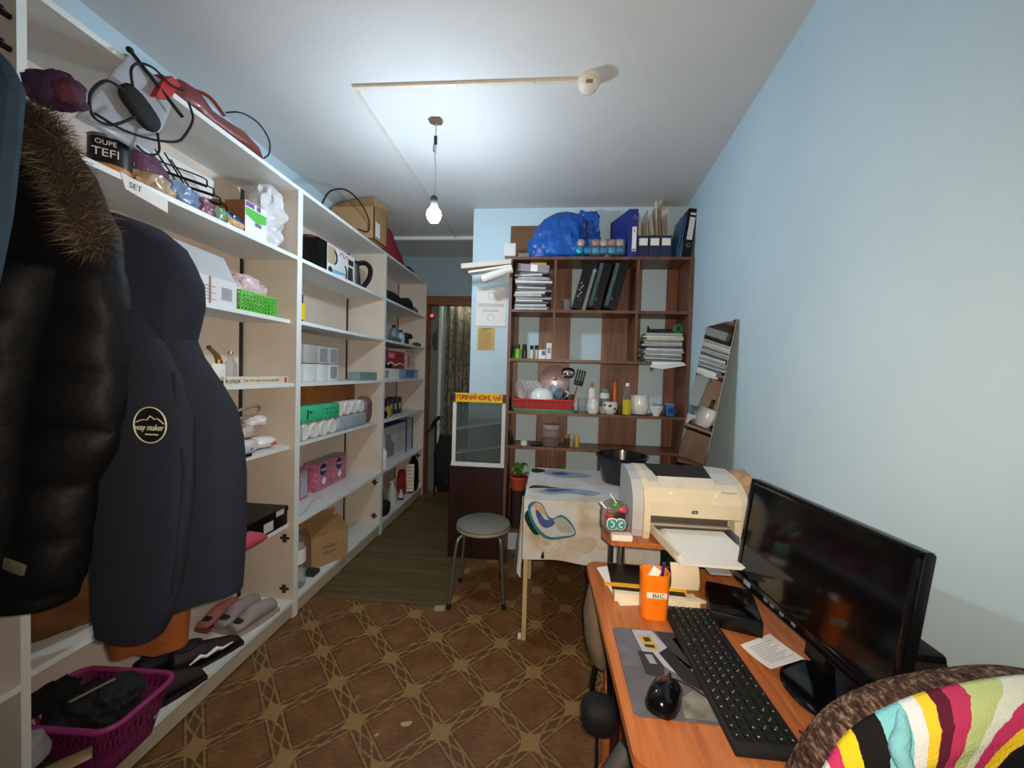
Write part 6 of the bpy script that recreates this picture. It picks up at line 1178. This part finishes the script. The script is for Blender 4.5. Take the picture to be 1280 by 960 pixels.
o = bpy.data.objects.new('space_bar', me0); C.objects.link(o); o.parent = t; o.location = (.05, -.052, .016); o.scale = (4.6, 1, 1)
allm = B()
for bm2 in marks:
    vm = {}
    for f in bm2.faces: allm.f([vm.setdefault(v, allm.v(v.co)) if v not in vm else vm[v] for v in f.verts])
    bm2.free()
part('key_marks', allm, markm, t, False, world=False, stuff=True)
bb = B()
for x in (-.15, -.17, -.19): bb.bx(x, x+.006, .0605, .063, .016, .0164)
# note on the desk
t = thing('paper_note', 'small white printed note lying before the monitor', 'note', (.58, 1.03, D))
NP = [Vector((.525, 1.047, 0)), Vector((.632, 1.106, 0)), Vector((.655, 1.0, 0)), Vector((.545, .945, 0))]
part('sheet', B().grid(lambda u, v: (NP[0].lerp(NP[1], u)).lerp(NP[3].lerp(NP[2], u), v)+Vector((0, 0, D+.002+.016*v*v*(1-.3*u))), 8, 8), M['paper'], t)
bb = B()
for k in range(10):
    v = .2+.07*k; a, c = NP[0].lerp(NP[3], v), NP[1].lerp(NP[2], v); p0, p1 = a.lerp(c, .14), a.lerp(c, .86-.12*(k % 3)); dz = Vector((0, 0, D+.0032+.016*v*v)); w_ = Vector((0, .0022, 0))
    bb.poly([p0+dz, p1+dz, p1+dz+w_, p0+dz+w_])
part('print', bb, M['inkl'], t, False, stuff=True)
# black box (set-top) behind the keyboard
t = thing('black_device', 'flat black box lying between the keyboard and the monitor', 'device', (.565, 1.18, D))
part('body', B().at((.565, 1.185, D+.0005), rz=-.3).bx(-.065, .065, -.09, .085, 0, .045, .004), M['black'], t); part('top_plate', B().at((.565, 1.185, D+.0455), rz=-.3).bx(-.06, .06, -.085, .08, 0, .003, .001), M['blackgloss'], t)
# monitor
t = thing('monitor', 'black flat-screen monitor switched off, angled along the right wall', 'monitor', (.63, .98, D))
A1, A0 = Vector((.628, 1.235, 1.121)), Vector((.594, 1.223, .813)); B1, B0 = Vector((.688, .757, 1.117)), Vector((.644, .742, .811))
rt = ((B1-A1)+(B0-A0)).normalized(); upm = ((A1-A0)+(B1-B0)); upm = (upm-rt*upm.dot(rt)).normalized(); nm = rt.cross(upm)   # nm faces the room
nm = nm if nm.x < 0 else -nm
cc = (A1+A0+B1+B0)/4; Wm, Hm = .482, .310
MM = Matrix(((rt.x, upm.x, nm.x, cc.x), (rt.y, upm.y, nm.y, cc.y), (rt.z, upm.z, nm.z, cc.z), (0, 0, 0, 1)))
def mon(): b_ = B(); b_.T = MM; return b_
part('case', mon().bx(-Wm/2, Wm/2, -Hm/2, Hm/2, -.026, -.002, .006), M['black'], t)
part('back_shell', mon().loft([[(x*.9, y*.86, -.026) for x, y in rr(Wm/2, Hm/2, .02)], [(x*.55, y*.55, -.06) for x, y in rr(Wm/2, Hm/2, .02)]]), M['black'], t)
part('screen', mon().bx(-Wm/2+.014, Wm/2-.014, -Hm/2+.026, Hm/2-.014, -.002, -.0006), pm('#050506', .09, var=0, spec=.6), t, False)
bz = mon(); w2, h2 = Wm/2, Hm/2
part('bezel', bz.bx(-w2, w2, h2-.014, h2, -.002, .002, .001).bx(-w2, -w2+.014, -h2, h2, -.002, .002, .001).bx(w2-.014, w2, -h2, h2, -.002, .002, .001).bx(-w2, w2, -h2, -h2+.026, -.002, .003, .001), M['blackgloss'], t, stuff=True)
for k, x in enumerate((-.10, -.075, -.04, .0)): part('button', mon().bx(x-.007, x+.007, -h2+.008, -h2+.016, .003, .0042, .001), pm('#5a6a74', .3), t)
part('sticker', mon().bx(-w2+.045, -w2+.075, -h2+.006, -h2+.02, .003, .0036), pm('#6f8fa3', .3), t, False)
part('top_edge', mon().bx(-w2+.003, w2-.003, h2, h2+.001, -.022, -.004), pm('#3d444a', .35), t, False)
part('stand_neck', B().prism([(cc.x+.03, cc.y-.035, D+.012), (cc.x+.03, cc.y+.035, D+.012), (cc.x+.045, cc.y+.03, .90), (cc.x+.045, cc.y-.03, .90)], (.025, 0, 0)), M['black'], t, False)
part('stand_base', B().at((.66, .90, D+.0005)).lathe([(.0, 0), (.10, 0), (.105, .004), (.10, .01), (.03, .016), (.0, .016)], n=36), M['blackgloss'], t)
part('base_badge', B().at((.595, .822, D+.002)).bx(-.012, .012, -.006, .006, 0, .008, .002), M['chrome'], t)
# speaker right of the monitor
t = thing('speaker', 'small black loudspeaker between the monitor and the right wall', 'speaker', (.752, .80, D))
part('cabinet', B().bx(.70, .785, .80, .90, D+.0005, .90, .01), M['black'], t); part('grille', B().bx(.705, .78, .798, .80, D+.02, .885, .001), M['blackmat'], t)
solo('cable', B().tube(curve([(.52, .80, D+.003), (.535, .775, D+.003), (.53, .745, D+.003), (.515, .72, D+.003)]), .002, 6), M['rubber'], 'thin black cable on the desk beside the keyboard end', 'cable')
# brown paper bag behind the monitor
solo('brown_paper_bag', B().blob((.77, 1.62, .92), (.07, .10, .13), 97, .18, 2.2, 4), pm('#a58a6c', .7, var=.12, bump=.5, bscale=16), 'crumpled tan bag between the printer and the right wall', 'bag')
# ------------------------------------------------------------------ chair with a striped towel
t = thing('office_chair', 'brown woven upholstered chair back at the lower right corner', 'chair', (.60, .50, 0))
q = NB('brown_weave'); o3 = q.xyz()
na = q.noise(55, 3, stretch=(1, 1, 5)); nb_ = q.noise(55, 3, stretch=(5, 1, 1)); nc = q.noise(160, 2)
wvv = q.math('MAXIMUM', na, nb_)
chm = q.fin(q.ramp(q.math('ADD', q.math('MULTIPLY', wvv, .75), q.math('MULTIPLY', nc, .25)), [(.42, '#251915'), (.54, '#46332c'), (.66, '#85705f')]), .9, .2); q.bump(wvv, .5, .004)
yaw = 0; OUT = curve([(.365, 0, .58), (.368, 0, .70), (.380, 0, .80), (.405, 0, .868), (.445, 0, .928), (.516, 0, .974), (.60, 0, 1.003), (.68, 0, 1.018), (.73, 0, 1.010), (.765, 0, .97), (.78, 0, .88), (.782, 0, .70), (.78, 0, .58)], 4)
OC = Vector((.565, 0, .76))
def chair_ring(k, y): return [Vector((OC.x+(p.x-OC.x)*k, y, OC.z+(p.z-OC.z)*k)) for p in OUT]+[Vector((OC.x+(x-OC.x)*k, y, OC.z+(.55-OC.z)*k)) for x in (.74, .60, .48, .40)]
def chb(): return B()
part('backrest', chb().loft([chair_ring(k, y) for k, y in ((.3, .538), (.7, .538), (.88, .541), (.95, .55), (.99, .568), (1, .59), (.99, .612), (.95, .63), (.85, .638), (.3, .64))]), chm, t)
part('seat', B().at((.565, .565, 0), rz=yaw).bx(-.23, .17, -.46, -.02, .41, .50, .03, 3), chm, t)
part('back_support', B().at((.565, .565, 0), rz=yaw).tube([(-.0, .0, .42), (-.0, .02, .62)], .02, 8), M['black'], t); part('gas_column', B().at((.565, .565, 0), rz=yaw).tube([(-.02, -.24, .08), (-.02, -.24, .41)], .025, 12), M['black'], t)
for k in range(5):
    a = 2*PI*k/5+.3; part('base_arm', B().at((.565, .565, 0), rz=yaw).tube([(-.02, -.24, .09), (-.02+.16*math.cos(a), -.24+.16*math.sin(a), .07)], .018, 8), M['black'], t); part('castor', B().at((.565, .565, 0), rz=yaw).blob((-.02+.16*math.cos(a), -.24+.16*math.sin(a), .028), (.028, .028, .028), 1, 0, 1, 2), M['black'], t)
# towel: bands of separate weave colours following the top of the chair
bandc = ['#d9dedd', '#c23a6a', '#c23a6a', '#e8c62e', '#e8c62e', '#1c1b1a', '#1c1b1a', '#1c1b1a', '#1c1b1a', '#7cc3cf', '#7cc3cf', '#d8dfe4', '#e3c93a', '#5a2233', '#b93a63', '#b7c98a', '#b7c98a', '#d6dfd2', '#c23a6a', '#e8c62e', '#1c1b1a', '#1c1b1a', '#1c1b1a', '#7cc3cf', '#7cc3cf', '#d8dfe4', '#e3c93a', '#5a2233', '#b93a63', '#b7c98a', '#d6dfd2', '#c23a6a']
uniq = sorted(set(bandc)); t = thing('striped_towel', 'towel with curving cyan, yellow, pink and black stripes draped over the brown chair', 'towel', (0, 0, 0))
tm = [pm(c, .95, var=.06, scale=60, bump=.35, bscale=160) for c in uniq]
nb = len(bandc)
def towel(u, v):
    # u: along the chair outline from the lower left to the right, v: inwards from its edge
    q_ = u*.80*(len(OUT)-1); i0 = int(q_); p = OUT[i0].lerp(OUT[min(i0+1, len(OUT)-1)], q_-i0)
    d = (Vector((.64, 0, .64))-p).normalized(); st =   .028*(1-u)**1.2+v*.27
    L, y = 0, .59
    for (s0, l0, y0), (s1, l1, y1) in zip(PRF, PRF[1:]):
        if st <= s1 or s1 == PRF[-1][0]:
            f = (st-s0)/(s1-s0); L = l0+(l1-l0)*f; y = y0+(y1-y0)*f; break
    w_ = .006+.012*abs(math.sin(u*8+v*6))*min(1, v*3)+.010*abs(noise.noise(Vector((u*5, v*6, 2))))*min(1, v*4)
    p = p+d*L; g = max(0, min(1, (y-.535)/.05))
    return (p.x-d.x*w_*g, y-w_*(1-g*.6), p.z-d.z*w_*g)
PRF = [(0, 0, .60), (.022, .0025, .568), (.043, .0125, .55), (.063, .03, .541), (.103, .07, .537), (.6, .56, .535)]
BR = [(.278, '#d9dedd'), (.266, '#c23a6a'), (.252, '#e8c62e'), (.230, '#1c1b1a'), (.210, '#7cc3cf'), (.200, '#d8dfe4'), (.190, '#e3c93a'), (.180, '#5a2233'), (.169, '#b93a63'), (.157, '#b7c98a'), (.150, '#d6dfd2'), (.139, '#c23a6a'), (.129, '#e8c62e'), (.093, '#1c1b1a'), (.072, '#7cc3cf'), (.062, '#d8dfe4'), (.05, '#e3c93a'), (.0, '#b7c98a')]
q = NB('striped_terry'); TCX, TCZ = .688, .868
pg = q.n('ShaderNodeNewGeometry'); sx = q.n('ShaderNodeSeparateXYZ')
o3 = q.xyz()
rad = q.math('SQRT', q.math('ADD', q.math('POWER', q.math('SUBTRACT', o3[0], TCX), 2), q.math('POWER', q.math('SUBTRACT', o3[2], TCZ), 2)))
rad = q.math('ADD', rad, q.math('MULTIPLY', q.math('SUBTRACT', q.noise(140, 2), .5), .002))
x_ = q.n('ShaderNodeValToRGB'); q.set(x_.inputs[0], q.math('MULTIPLY', rad, 2.5)); x_.color_ramp.interpolation = 'CONSTANT'
e_ = x_.color_ramp.elements; seq = BR[::-1]
while len(e_) < len(seq): e_.new(.99)
for k, (lo, cl) in enumerate(seq): e_[k].position = lo*2.5; e_[k].color = lin(cl)
q.bump(q.noise(420, 2), .5, .003); terry = q.fin(x_.outputs[0], .95, .1)
b = chb(); b.grid(towel, 70, 70)
b.bm.transform(Matrix())
def put(nm, b_, parent):
    # the stripes are worked out in the towel's own space, so keep its mesh unshifted
    o_ = part(nm, b_, terry, parent, 'full'); return o_
o = put('cloth', b, t); sd = o.modifiers.new('thickness', 'SOLIDIFY'); sd.thickness = .004
# a raised fold along one cyan stripe
smp = [Vector(towel(i/90, j_/90)) for i in range(91) for j_ in range(91)]; fold = []
for d_ in range(172, 92, -5):
    a = math.radians(d_); cand = [p for p in smp if abs(math.hypot(p.x-TCX, p.z-TCZ)-.220) < .006]
    if cand:
        p = min(cand, key=lambda p: abs(math.atan2(p.z-TCZ, p.x-TCX)-a))
        if abs(math.atan2(p.z-TCZ, p.x-TCX)-a) < .05: fold.append(p+Vector((0, -.003, .002)))
if len(fold) > 3:
    b = chb(); fc_ = curve(fold, 4); b.tube(fc_, [.004+.007*math.sin(PI*i/(len(fc_)-1)) for i in range(len(fc_))], 10)
    part('fold', b, pm('#7cc3cf', .95, var=.06, scale=60, bump=.35, bscale=160), t)
# ------------------------------------------------------------------ under and beside the desk
solo('grey_cloth_bag', B().loft([[(.205+.035*w_*math.cos(a)+xo, 1.36+.075*w_*math.sin(a), z) for a in [2*PI*i/18 for i in range(18)]] for z, w_, xo in ((.690, .7, .0), (.66, .9, -.01), (.58, 1, -.02), (.50, 1.1, -.01), (.44, 1, .0), (.415, .7, .01))]), pm('#6d5f4e', .9, var=.15, bump=.4, bscale=25), 'grey-brown cloth bag hanging under the far left corner of the desk', 'bag')
solo('bag_strap', B().tube(curve([(.20, 1.34, .42), (.185, 1.32, .33), (.215, 1.31, .24), (.25, 1.35, .28), (.245, 1.38, .41)]), .010, 8), M['black'], 'black strap looping down from the cloth bag under the desk', 'strap')
t = thing('headphones_speaker', 'round black ball-like speaker on a maroon stand beside the desk edge', 'speaker', (.205, 1.14, .0)); part('ball', B().blob((.185, 1.16, .395), (.055, .05, .048), 1, .02, 1, 3), M['rubber'], t); part('stand', B().tube([(.24, 1.19, .62), (.235, 1.16, .30), (.235, 1.15, .0)], .013, 8), pm('#3a1418', .4), t); part('cable', B().tube(curve([(.18, 1.15, .35), (.182, 1.14, .2), (.19, 1.13, .01)]), .004, 6), M['black'], t)
solo('grey_tube', B().tube(curve([(.235, .99, .46), (.19, .965, .40), (.165, .95, .30), (.165, .94, .15), (.17, .94, .02)]), .026, 12), pm('#4a4c4e', .6), 'thick grey curved tube under the near left corner of the desk', 'tube')
t = thing('old_keyboard', 'white keyboard with dark keys standing on end under the desk corner', 'keyboard', (.25, .84, .3)); 
part('case', B().at((.262, .86, .30), rx=.5, rz=.2).bx(-.05, .06, -.012, .01, 0, .26, .004), pm('#b9bfc0', .5), t)
for i in range(4):
    for j in range(6): part('key', B().at((.262, .86, .30), rx=.5, rz=.2).bx(-.042+.024*i, -.024+.024*i, -.018, -.012, .10+.024*j, .118+.024*j), pm('#2b1f26', .5), t, False)
part('red_key', B().at((.262, .86, .30), rx=.5, rz=.2).bx(-.046, -.03, -.02, -.012, .235, .256, .003), M['red'], t)
solo('storage_crate', B().bx(.215, .30, .80, .93, 0, .298, .004), pm('#2a2a2c', .7), 'dark crate under the desk corner holding the white keyboard', 'crate')
